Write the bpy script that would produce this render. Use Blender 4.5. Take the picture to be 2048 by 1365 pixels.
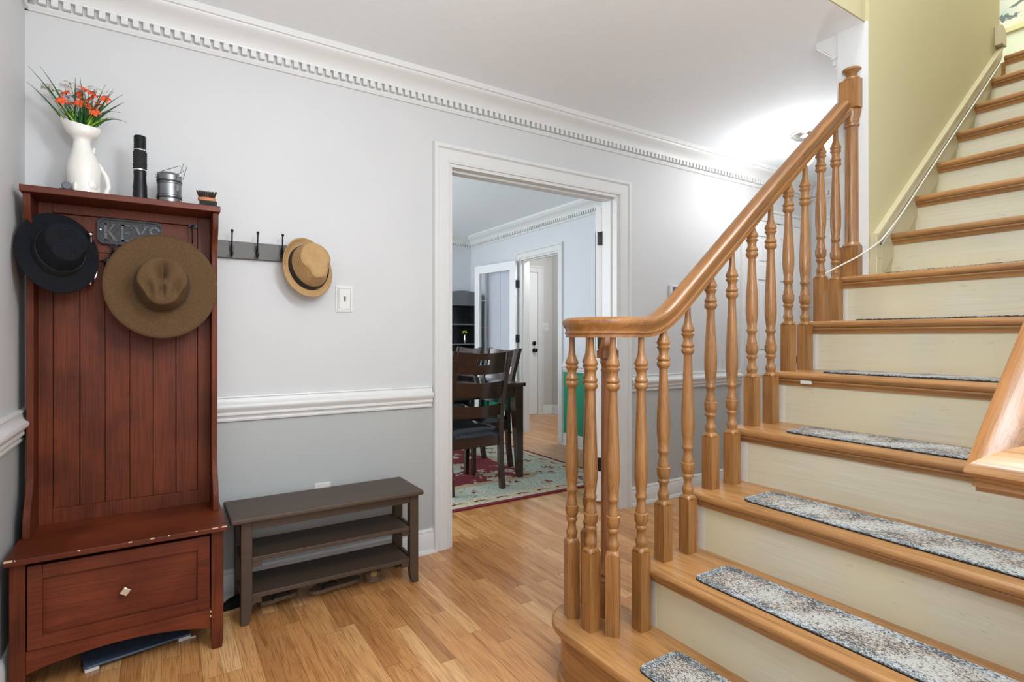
import bpy, bmesh, math, random
from math import pi, sin, cos, tan, atan2, sqrt, exp, radians as R
from mathutils import Vector as V, Matrix
random.seed(7)
for o in list(bpy.data.objects): bpy.data.objects.remove(o)
sc = bpy.context.scene
C = sc.collection

# ---------------------------------------------------------------- camera, world, lights, exposure
CAM_H = 1.1066; YAW = 0.5687
cd = bpy.data.cameras.new('camera'); cam = bpy.data.objects.new('camera', cd); C.objects.link(cam)
cam.location = (0, 0, CAM_H); cam.rotation_euler = (pi/2, 0, -YAW)
cd.sensor_width = 36; cd.lens = 1097.8/2048*36; cd.shift_y = -8/2048; cd.clip_start = .02
sc.camera = cam
w = bpy.data.worlds.new('world'); sc.world = w; w.use_nodes = True
bg = w.node_tree.nodes['Background']; bg.inputs[0].default_value = (.87, .94, 1, 1); bg.inputs[1].default_value = 1.42
sc.view_settings.view_transform = 'Standard'; sc.view_settings.look = 'None'
sc.view_settings.gamma = 1; sc.view_settings.use_curve_mapping = False
sc.view_settings.exposure = 0.34
def light(name, kind, loc, power, col=(1, 1, 1), size=.1, size_y=None, aim=None):
    l = bpy.data.lights.new(name, kind); o = bpy.data.objects.new(name, l); C.objects.link(o)
    o.location = loc; l.energy = power; l.color = col
    if kind == 'AREA':
        l.size = size
        if size_y: l.shape = 'RECTANGLE'; l.size_y = size_y
    else: l.shadow_soft_size = size
    if aim: o.rotation_euler = (V(aim)-V(loc)).to_track_quat('-Z', 'Y').to_euler()
    return o
light('foyer_ceiling_lamp', 'POINT', (.60, .62, 2.15), 13, (.97, .98, 1), .06)
light('ceiling_bounce_fill', 'AREA', (.2, -.35, 1.7), 22, (.9, .95, 1), .5, .5, (.5, .1, 2.44))  # up-light added to brighten the ceiling, in the manner of a bounced flash
light('left_wall_fill', 'AREA', (.85, .35, 1.95), 13, (.9, .95, 1), .5, .5, (-.41, 1.2, 1.1))  # unseen fill added inside the foyer to lift the left wall, no window here
light('hall_lamp', 'POINT', (3.56, 2.0, 2.14), 12.5, (.97, .98, 1), .05)
light('dining_window_daylight', 'AREA', (.1, 4.8, 1.5), 44, (.83, .92, 1), 1.5, 1.6, (3, 4.8, 1.5))
light('kitchen_fill', 'POINT', (4.1, 5.0, 2.2), 27, (.96, .98, 1), .15)  # added fill so the room beyond the dining room isn't dark, no fixture
light('landing_daylight', 'AREA', (5.0, .2, 4.6), 85, (.94, 1, .86), 1.0, 1.0, (5.2, .9, 3))
light('stairwell_fill', 'AREA', (1.6, .62, 4.95), 52, (.93, .98, 1), 1.4, .7, (1.6, .63, 0))  # added overhead fill that lifts treads, risers and floor, no fixture modelled

# ---------------------------------------------------------------- helpers
org = {}
class MB:
    def __init__(s): s.v = []; s.f = []; s.sm = []
    def add(s, vs, fs):
        n = len(s.v); s.v += [tuple(p) for p in vs]; s.f += [tuple(i+n for i in f) for f in fs]; return s
    def box(s, x0, y0, z0, x1, y1, z1):
        x0, x1 = sorted((x0, x1)); y0, y1 = sorted((y0, y1)); z0, z1 = sorted((z0, z1))
        return s.add([(x, y, z) for x in (x0, x1) for y in (y0, y1) for z in (z0, z1)],
            [(0,1,3,2),(4,6,7,5),(0,4,5,1),(2,3,7,6),(0,2,6,4),(1,5,7,3)])
    def prism(s, poly, ax, a, b):
        # poly of 2D points in the two other axes (order x<y<z), extruded from a to b
        def P(p, t): return {'x': (t, p[0], p[1]), 'y': (p[0], t, p[1]), 'z': (p[0], p[1], t)}[ax]
        n = len(poly)
        return s.add([P(p, a) for p in poly]+[P(p, b) for p in poly],
            [tuple(range(n))[::-1], tuple(range(n, 2*n))]+[(i, (i+1) % n, n+(i+1) % n, n+i) for i in range(n)])
    def lathe(s, prof, c=(0,0,0), seg=24, sx=1, sy=1):
        vs = []; fs = []; n = len(prof)
        for r, z in prof:
            for k in range(seg):
                a = 2*pi*k/seg; vs.append((c[0]+r*cos(a)*sx, c[1]+r*sin(a)*sy, c[2]+z))
        for i in range(n-1):
            for k in range(seg):
                a = i*seg+k; b = i*seg+(k+1) % seg; fs.append((a, b, b+seg, a+seg))
        fs.append(tuple(range(seg))[::-1]); fs.append(tuple((n-1)*seg+k for k in range(seg)))
        return s.add(vs, fs)
    def tube(s, pts, r, seg=8, flat=1):
        pts = [V(p) for p in pts]; n = len(pts); rs = r if isinstance(r, (list, tuple)) else [r]*n
        vs = []; fs = []; up = None
        for i, p in enumerate(pts):
            t = (pts[min(i+1, n-1)]-pts[max(i-1, 0)]).normalized()
            if up is None: up = t.orthogonal().normalized()
            up = (up-t*up.dot(t)).normalized(); sd = t.cross(up)
            for k in range(seg):
                a = 2*pi*k/seg; vs.append(p+(up*cos(a)+sd*sin(a)*flat)*rs[i])
        for i in range(n-1):
            for k in range(seg):
                a = i*seg+k; b = i*seg+(k+1) % seg; fs.append((a, b, b+seg, a+seg))
        fs.append(tuple(range(seg))[::-1]); fs.append(tuple((n-1)*seg+k for k in range(seg)))
        return s.add(vs, fs)
    def sweep(s, prof, pts, closed=True):
        # 2D profile (u sideways, v up) along a path; sideways stays level
        pts = [V(p) for p in pts]; n = len(pts); m = len(prof); vs = []; fs = []
        for i, p in enumerate(pts):
            a = (pts[i]-pts[i-1]).normalized() if i else (pts[1]-pts[0]).normalized()
            b = (pts[i+1]-pts[i]).normalized() if i < n-1 else a
            t = (a+b).normalized(); S = V((t.y, -t.x, 0)).normalized(); U = S.cross(t).normalized()
            k = 1/max(.4, cos(a.angle(b)/2))
            hk = 1/max(.4, cos(V((a.x, a.y)).angle(V((b.x, b.y)))/2)) if (a.xy.length > 1e-4 and b.xy.length > 1e-4) else 1
            for u, v in prof: vs.append(p+S*u*hk+U*v)
        for i in range(n-1):
            for k in range(m):
                a = i*m+k; b = i*m+(k+1) % m; fs.append((a, b, b+m, a+m))
        fs.append(tuple(range(m))); fs.append(tuple((n-1)*m+k for k in range(m))[::-1])
        return s.add(vs, fs)
    def ball(s, c, rx, ry=None, rz=None, seg=16, rings=9):
        ry = ry or rx; rz = rz or rx
        return s.lathe([(max(1e-5, sin(pi*i/rings)), -cos(pi*i/rings)*rz) for i in range(rings+1)], c, seg, rx, ry)
    def xf(s, M, start=0):
        s.v[start:] = [tuple(M @ V(p)) for p in s.v[start:]]; return s
    def build(s, name, mat, parent=None, angle=40, bevel=0, seg=2, subdiv=0, solid=0):
        me = bpy.data.meshes.new(name); off = org.get(parent.name, V()) if parent else V()
        me.from_pydata([tuple(V(p)-off) for p in s.v], [], s.f)
        bm = bmesh.new(); bm.from_mesh(me); bmesh.ops.remove_doubles(bm, verts=bm.verts, dist=1e-6)
        bmesh.ops.recalc_face_normals(bm, faces=bm.faces); bm.to_mesh(me); bm.free()
        me.materials.append(mat)
        if angle:
            for p in me.polygons: p.use_smooth = True
            me.set_sharp_from_angle(angle=R(angle))
        o = bpy.data.objects.new(name, me); C.objects.link(o)
        if parent: o.parent = parent; org[o.name] = off
        if solid: m = o.modifiers.new('s', 'SOLIDIFY'); m.thickness = solid; m.offset = 0
        if bevel: m = o.modifiers.new('b', 'BEVEL'); m.width = bevel; m.segments = seg; m.limit_method = 'ANGLE'; m.angle_limit = R(35); m.harden_normals = False
        if subdiv: m = o.modifiers.new('u', 'SUBSURF'); m.levels = subdiv; m.render_levels = subdiv
        return o
def tag(o, label=None, cat=None, group=None, kind=None):
    if label: o['label'] = label
    if cat: o['category'] = cat
    if group: o['group'] = group
    if kind: o['kind'] = kind
    return o
def thing(name, label, cat, loc=(0,0,0), group=None):
    o = bpy.data.objects.new(name, None); C.objects.link(o); o.location = loc; o.empty_display_size = .1
    org[o.name] = V(loc); return tag(o, label, cat, group)
def struct(name, mb, mat, parent=None, **k):
    o = mb.build(name, mat, parent, **k)
    if not parent: o['kind'] = 'structure'
    return o
def B(*a): return MB().box(*a)
def copy_tree(o, parent=None):
    c = o.copy(); C.objects.link(c)
    if parent: c.parent = parent
    for ch in list(o.children): copy_tree(ch, c)
    return c

# ---------------------------------------------------------------- materials
def nt(name):
    m = bpy.data.materials.new(name); m.use_nodes = True; t = m.node_tree
    return m, t, t.nodes['Principled BSDF']
def N(t, typ, ins=None, **kw):
    n = t.nodes.new('ShaderNode'+typ)
    for k, v in kw.items(): setattr(n, k, v)
    for k, v in (ins or {}).items():
        if isinstance(v, bpy.types.NodeSocket): t.links.new(v, n.inputs[k])
        else: n.inputs[k].default_value = v
    return n
def col(c): return (c[0], c[1], c[2], 1)
def srgb(r, g, b):
    f = lambda x: (x/255/12.92 if x/255 < .04045 else ((x/255+.055)/1.055)**2.4)
    return (f(r), f(g), f(b))
def ramp(t, fac, stops):
    n = N(t, 'ValToRGB', {0: fac}); e = n.color_ramp.elements
    while len(e) < len(stops): e.new(.5)
    for x, (p, c) in zip(e, stops): x.position = p; x.color = col(c)
    return n.outputs[0]
def math_(t, op, a, b=0.0, c=0.0):
    n = N(t, 'Math', {0: a, 1: b, 2: c}, operation=op); return n.outputs[0]
def mix(t, f, a, b, bt='MIX'):
    n = N(t, 'Mix', data_type='RGBA', blend_type=bt)
    for k, v in ((0, f), (6, a), (7, b)):
        if isinstance(v, bpy.types.NodeSocket): t.links.new(v, n.inputs[k])
        else: n.inputs[k].default_value = col(v) if isinstance(v, tuple) else v
    return n.outputs[2]
def plain(name, c, rough=.5, metal=0, noise=.04, coat=0, scale=30, bump=0, spec=.5):
    m, t, b = nt(name); tc = N(t, 'TexCoord').outputs['Object']
    n = N(t, 'TexNoise', {'Vector': tc, 'Scale': scale, 'Detail': 4})
    lo = tuple(x*(1-noise) for x in c); hi = tuple(min(1, x*(1+noise)) for x in c)
    t.links.new(ramp(t, n.outputs[0], [(.3, lo), (.7, hi)]), b.inputs['Base Color'])
    b.inputs['Roughness'].default_value = rough; b.inputs['Metallic'].default_value = metal
    b.inputs['Coat Weight'].default_value = coat; b.inputs['Specular IOR Level'].default_value = spec
    if bump:
        bp = N(t, 'Bump', {'Height': n.outputs[0], 'Strength': bump, 'Distance': .002}); t.links.new(bp.outputs[0], b.inputs['Normal'])
    return m
def wood(name, light_, dark, axis='z', rough=.3, fine=1.0, contrast=1.0, coat=.15, rot=None, blotch=None, pore=.5, spec=.5):
    """grain runs along axis; broad growth rings, fine pores, optional blotches"""
    m, t, b = nt(name); tc = N(t, 'TexCoord').outputs['Object']
    oi = N(t, 'ObjectInfo').outputs['Random']
    off = N(t, 'CombineXYZ', {0: math_(t, 'MULTIPLY', oi, 7.0), 1: math_(t, 'MULTIPLY', oi, 3.3), 2: math_(t, 'MULTIPLY', oi, 5.1)}).outputs[0]
    v = N(t, 'VectorMath', {0: tc, 1: off}, operation='ADD').outputs[0]
    if rot: v = N(t, 'Mapping', {'Vector': v, 'Rotation': rot}).outputs[0]
    def sc_(a, l): return tuple(l if k == axis else a for k in 'xyz')
    v1 = N(t, 'Mapping', {'Vector': v, 'Scale': sc_(26*fine, 1.7*fine)}).outputs[0]
    n1 = N(t, 'TexNoise', {'Vector': v1, 'Scale': 1, 'Detail': 3, 'Distortion': .6}).outputs[0]
    rings = math_(t, 'PINGPONG', math_(t, 'MULTIPLY', n1, 5.0), 1.0)
    v2 = N(t, 'Mapping', {'Vector': v, 'Scale': sc_(420*fine, 9*fine)}).outputs[0]
    n2 = N(t, 'TexNoise', {'Vector': v2, 'Scale': 1, 'Detail': 2}).outputs[0]
    base = ramp(t, rings, [(.05, tuple(l*(1-.5*contrast)+d*.5*contrast for l, d in zip(light_, dark))), (.85, light_)])
    pores = ramp(t, n2, [(.42, dark), (.52, light_)])
    c = mix(t, pore, base, mix(t, .62, base, pores))
    if blotch:
        n3 = N(t, 'TexNoise', {'Vector': v, 'Scale': 5, 'Detail': 3}).outputs[0]
        c = mix(t, ramp(t, n3, [(.38, (0,0,0)), (.62, (1,1,1))]), c, mix(t, 1.0, c, blotch, 'MULTIPLY'))
    t.links.new(c, b.inputs['Base Color'])
    b.inputs['Roughness'].default_value = rough; b.inputs['Coat Weight'].default_value = coat; b.inputs['Coat Roughness'].default_value = .15; b.inputs['Specular IOR Level'].default_value = spec
    bp = N(t, 'Bump', {'Height': n2, 'Strength': .12, 'Distance': .001}); t.links.new(bp.outputs[0], b.inputs['Normal'])
    return m
def two_tone(name, up, low, z=.80, rough=.6):
    m, t, b = nt(name); tc = N(t, 'TexCoord').outputs['Object']
    s = N(t, 'SeparateXYZ', {0: tc}).outputs[2]
    n = N(t, 'TexNoise', {'Vector': tc, 'Scale': 3, 'Detail': 4}).outputs[0]
    c = mix(t, math_(t, 'GREATER_THAN', s, z), low, up)
    t.links.new(mix(t, 1.0, c, ramp(t, n, [(.3, (.97,.97,.97)), (.7, (1,1,1))]), 'MULTIPLY'), b.inputs['Base Color'])
    b.inputs['Roughness'].default_value = rough
    n2 = N(t, 'TexNoise', {'Vector': tc, 'Scale': 180, 'Detail': 2}).outputs[0]
    bp = N(t, 'Bump', {'Height': n2, 'Strength': .06, 'Distance': .001}); t.links.new(bp.outputs[0], b.inputs['Normal'])
    return m
def floor_mat():
    m, t, b = nt('oak_strip_floor'); tc = N(t, 'TexCoord').outputs['Object']
    s = N(t, 'SeparateXYZ', {0: tc}); x, y = s.outputs[0], s.outputs[1]
    u = math_(t, 'DIVIDE', x, .057); i = math_(t, 'FLOOR', u); fu = math_(t, 'FRACT', u)
    r1 = N(t, 'TexWhiteNoise', {'W': i}, noise_dimensions='1D').outputs[0]
    vy = math_(t, 'ADD', math_(t, 'DIVIDE', y, .62), math_(t, 'MULTIPLY', r1, 11.0))
    j = math_(t, 'FLOOR', vy); fv = math_(t, 'FRACT', vy)
    cell = N(t, 'CombineXYZ', {0: i, 1: j}).outputs[0]
    r2 = N(t, 'TexWhiteNoise', {'Vector': cell}, noise_dimensions='3D')
    rv = r2.outputs[0]
    tone = ramp(t, rv, [(0, srgb(184, 128, 77)), (.3, srgb(202, 143, 87)), (.65, srgb(208, 151, 94)), (.9, srgb(216, 163, 106)), (1, srgb(230, 184, 130))])
    gv = N(t, 'CombineXYZ', {0: math_(t, 'MULTIPLY', x, 30.0), 1: math_(t, 'MULTIPLY', y, 2.2), 2: math_(t, 'MULTIPLY', rv, 40.0)}).outputs[0]
    g1 = N(t, 'TexNoise', {'Vector': gv, 'Scale': 1, 'Detail': 3, 'Distortion': .8}).outputs[0]
    rings = math_(t, 'PINGPONG', math_(t, 'MULTIPLY', g1, 6.0), 1.0)
    gv2 = N(t, 'CombineXYZ', {0: math_(t, 'MULTIPLY', x, 330.0), 1: math_(t, 'MULTIPLY', y, 9.0), 2: math_(t, 'MULTIPLY', rv, 40.0)}).outputs[0]
    g2 = N(t, 'TexNoise', {'Vector': gv2, 'Scale': 1, 'Detail': 2}).outputs[0]
    c = mix(t, 1.0, tone, ramp(t, rings, [(0, (.74,.68,.62)), (.6, (1,1,1))]), 'MULTIPLY')
    c = mix(t, 1.0, c, ramp(t, g2, [(.38, (.72,.66,.6)), (.5, (1,1,1))]), 'MULTIPLY')
    big = N(t, 'TexNoise', {'Vector': tc, 'Scale': 1.3, 'Detail': 2}).outputs[0]
    c = mix(t, 1.0, c, ramp(t, big, [(.3, (.93,.92,.9)), (.7, (1.0,1.0,1.0))]), 'MULTIPLY')
    e1 = math_(t, 'LESS_THAN', fu, .022); e2 = math_(t, 'LESS_THAN', fv, .003)
    c = mix(t, math_(t, 'MULTIPLY', math_(t, 'MAXIMUM', e1, e2), .6), c, srgb(70, 40, 22))
    t.links.new(c, b.inputs['Base Color'])
    b.inputs['Roughness'].default_value = .3; b.inputs['Coat Weight'].default_value = .25; b.inputs['Coat Roughness'].default_value = .12
    h = math_(t, 'ADD', math_(t, 'MULTIPLY', g2, .4), math_(t, 'MULTIPLY', math_(t, 'SUBTRACT', 1.0, e1), .6))
    bp = N(t, 'Bump', {'Height': h, 'Strength': .15, 'Distance': .001}); t.links.new(bp.outputs[0], b.inputs['Normal'])
    return m
def riser_mat():
    m, t, b = nt('cream_painted_riser'); tc = N(t, 'TexCoord').outputs['Object']
    v = N(t, 'Mapping', {'Vector': tc, 'Scale': (8, 3, 90)}).outputs[0]
    n = N(t, 'TexNoise', {'Vector': v, 'Scale': 1.5, 'Detail': 4}).outputs[0]
    c = ramp(t, n, [(.3, srgb(198, 190, 165)), (.7, srgb(208, 201, 180))])
    big = N(t, 'TexNoise', {'Vector': tc, 'Scale': 2.6, 'Detail': 2}).outputs[0]
    c = mix(t, ramp(t, big, [(.45, (0,0,0)), (.6, (1,1,1))]), c, srgb(208, 198, 166))
    sv = N(t, 'Mapping', {'Vector': tc, 'Scale': (1, 9, 22), 'Rotation': (.5, 0, 0)}).outputs[0]
    s = N(t, 'TexNoise', {'Vector': sv, 'Scale': 1.6, 'Detail': 5, 'Roughness': .7}).outputs[0]
    c = mix(t, ramp(t, s, [(.64, (0,0,0)), (.78, (.6,.6,.6))]), c, srgb(128, 120, 104))
    t.links.new(c, b.inputs['Base Color']); b.inputs['Roughness'].default_value = .45
    bp = N(t, 'Bump', {'Height': n, 'Strength': .1, 'Distance': .001}); t.links.new(bp.outputs[0], b.inputs['Normal'])
    return m
def mat_mat():
    m, t, b = nt('distressed_stair_mat'); tc = N(t, 'TexCoord').outputs['Object']
    n = N(t, 'TexNoise', {'Vector': tc, 'Scale': 9, 'Detail': 3}).outputs[0]
    v = N(t, 'Mapping', {'Vector': tc, 'Scale': (1.6, .8, 1)}).outputs[0]
    d = N(t, 'TexNoise', {'Vector': v, 'Scale': 150, 'Detail': 5, 'Roughness': .66, 'Distortion': 1.0}).outputs[0]
    sw = N(t, 'TexNoise', {'Vector': tc, 'Scale': 22, 'Detail': 1, 'Distortion': 2.5}).outputs[0]
    sw = math_(t, 'ABSOLUTE', math_(t, 'SUBTRACT', math_(t, 'FRACT', math_(t, 'MULTIPLY', sw, 7.0)), .5))
    sp = N(t, 'SeparateXYZ', {0: tc}); ed = math_(t, 'MINIMUM', math_(t, 'MINIMUM', sp.outputs[0], math_(t, 'SUBTRACT', .165, sp.outputs[0])), math_(t, 'MULTIPLY', sp.outputs[1], -1.0))
    edge = math_(t, 'MULTIPLY', math_(t, 'LESS_THAN', ed, .03), .03)
    k = math_(t, 'ADD', math_(t, 'ADD', math_(t, 'ADD', math_(t, 'MULTIPLY', d, .9), math_(t, 'MULTIPLY', sw, -.16)), math_(t, 'MULTIPLY', n, .30)), edge)
    tint = mix(t, math_(t, 'LESS_THAN', ed, .025), ramp(t, n, [(.45, srgb(180, 178, 172)), (.58, srgb(182, 170, 158))]), srgb(178, 182, 184))
    c = mix(t, ramp(t, k, [(.55, (0,0,0)), (.63, (1,1,1))]), tint, srgb(66, 70, 72))
    t.links.new(c, b.inputs['Base Color']); b.inputs['Roughness'].default_value = .95
    f = N(t, 'TexNoise', {'Vector': tc, 'Scale': 700}).outputs[0]
    bp = N(t, 'Bump', {'Height': f, 'Strength': .4, 'Distance': .001}); t.links.new(bp.outputs[0], b.inputs['Normal'])
    return m
RX0, RX1, RY0, RY1 = -.1, 2.985, 3.11, 5.55
def rug_mat():
    m, t, b = nt('floral_rug'); tc = N(t, 'TexCoord').outputs['Object']
    s = N(t, 'SeparateXYZ', {0: tc}); x, y = s.outputs[0], s.outputs[1]
    dx = math_(t, 'MINIMUM', math_(t, 'SUBTRACT', RX1, x), math_(t, 'SUBTRACT', x, RX0))
    dy = math_(t, 'MINIMUM', math_(t, 'SUBTRACT', RY1, y), math_(t, 'SUBTRACT', y, RY0))
    d = math_(t, 'MINIMUM', dx, dy)
    wv = N(t, 'TexNoise', {'Vector': tc, 'Scale': 5, 'Detail': 2}).outputs[0]
    dd = math_(t, 'ADD', d, math_(t, 'MULTIPLY', math_(t, 'SUBTRACT', wv, .5), .16))
    mint = srgb(176, 190, 178); sand = srgb(168, 150, 118); red = srgb(112, 22, 36); cream = srgb(198, 192, 168); dk = srgb(74, 66, 54)
    # scrolls
    n1 = N(t, 'TexNoise', {'Vector': tc, 'Scale': 6.5, 'Detail': 1, 'Distortion': 2.4}).outputs[0]
    scr = math_(t, 'ABSOLUTE', math_(t, 'SUBTRACT', math_(t, 'FRACT', math_(t, 'MULTIPLY', n1, 9.0)), .5))
    field = mix(t, ramp(t, scr, [(.12, (1,1,1)), (.18, (0,0,0))]), mint, sand)
    field = mix(t, ramp(t, scr, [(.0, (.8,.8,.8)), (.06, (0,0,0))]), field, dk)
    # red medallion field beyond .45 m
    vf = N(t, 'TexVoronoi', {'Vector': tc, 'Scale': 6.5}, feature='F1'); fl = vf.outputs['Distance']
    fn = N(t, 'TexNoise', {'Vector': tc, 'Scale': 34, 'Detail': 3}).outputs[0]
    fk = math_(t, 'ADD', fl, math_(t, 'MULTIPLY', math_(t, 'SUBTRACT', fn, .5), .9))
    flo = ramp(t, fk, [(.36, (1,1,1)), (.42, (0,0,0))])
    redf = mix(t, flo, red, mix(t, fn, cream, sand))
    mintf = mix(t, ramp(t, fk, [(.20, (1,1,1)), (.27, (0,0,0))]), field, mix(t, ramp(t, fn, [(.45, (0,0,0)), (.55, (1,1,1))]), red, sand))
    inner = mix(t, ramp(t, dd, [(.86, (0,0,0)), (.87, (1,1,1))]), redf, mintf)
    c = mix(t, math_(t, 'GREATER_THAN', dd, .50), mix(t, math_(t, 'GREATER_THAN', dd, .44), mintf, sand), inner)
    # outer guard band with small red arcs
    st = mix(t, ramp(t, scr, [(.14, (1,1,1)), (.2, (0,0,0))]), cream, sand)
    al = math_(t, 'ADD', x, y)
    fr = math_(t, 'SUBTRACT', math_(t, 'FRACT', math_(t, 'DIVIDE', al, .17)), .5)
    arc = math_(t, 'ABSOLUTE', math_(t, 'SUBTRACT', d, math_(t, 'SUBTRACT', .112, math_(t, 'MULTIPLY', math_(t, 'MULTIPLY', fr, fr), .25))))
    am = math_(t, 'MULTIPLY', math_(t, 'LESS_THAN', arc, .009), math_(t, 'LESS_THAN', math_(t, 'ABSOLUTE', fr), .28))
    st = mix(t, am, st, red)
    c = mix(t, math_(t, 'LESS_THAN', d, .16), c, st)
    c = mix(t, math_(t, 'LESS_THAN', d, .035), c, red)
    t.links.new(c, b.inputs['Base Color']); b.inputs['Roughness'].default_value = .95
    f = N(t, 'TexNoise', {'Vector': tc, 'Scale': 500}).outputs[0]
    bp = N(t, 'Bump', {'Height': f, 'Strength': .4, 'Distance': .002}); t.links.new(bp.outputs[0], b.inputs['Normal'])
    return m
def straw_mat():
    m, t, b = nt('woven_straw'); tc = N(t, 'TexCoord').outputs['Object']
    w1 = N(t, 'TexWave', {'Vector': tc, 'Scale': 95, 'Distortion': .8}, bands_direction='X').outputs[1]
    w2 = N(t, 'TexWave', {'Vector': tc, 'Scale': 95, 'Distortion': .8}, bands_direction='Y').outputs[1]
    k = math_(t, 'MULTIPLY', w1, w2)
    n = N(t, 'TexNoise', {'Vector': tc, 'Scale': 60, 'Detail': 4}).outputs[0]
    c = mix(t, ramp(t, k, [(0, (0,0,0)), (.5, (1,1,1))]), srgb(158, 118, 70), srgb(206, 172, 122))
    c = mix(t, 1.0, c, ramp(t, n, [(.3, (.86,.84,.8)), (.7, (1,1,1))]), 'MULTIPLY')
    t.links.new(c, b.inputs['Base Color']); b.inputs['Roughness'].default_value = .7
    bp = N(t, 'Bump', {'Height': k, 'Strength': .5, 'Distance': .001}); t.links.new(bp.outputs[0], b.inputs['Normal'])
    return m
def glass_mat(name, tint=(.9, .93, .95), rough=.02):
    m, t, b = nt(name); b.inputs['Base Color'].default_value = col(tint); b.inputs['Transmission Weight'].default_value = 1
    b.inputs['Roughness'].default_value = rough; b.inputs['IOR'].default_value = 1.1
    return m
def emit(name, c, s):
    m, t, b = nt(name); b.inputs['Emission Color'].default_value = col(c); b.inputs['Emission Strength'].default_value = s; return m
def print_mat():
    m, t, b = nt('pale_leaf_print'); tc = N(t, 'TexCoord').outputs['Object']
    n = N(t, 'TexNoise', {'Vector': tc, 'Scale': 7, 'Detail': 5, 'Distortion': 1.5}).outputs[0]
    n2 = N(t, 'TexNoise', {'Vector': tc, 'Scale': 3, 'Detail': 2}).outputs[0]
    base = ramp(t, n2, [(.36, srgb(222, 194, 182)), (.46, srgb(226, 220, 204)), (.7, srgb(196, 204, 198))])
    c = mix(t, ramp(t, n, [(.60, (0,0,0)), (.64, (1,1,1))]), base, srgb(112, 122, 122))
    t.links.new(c, b.inputs['Base Color']); b.inputs['Roughness'].default_value = .3
    return m

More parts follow.
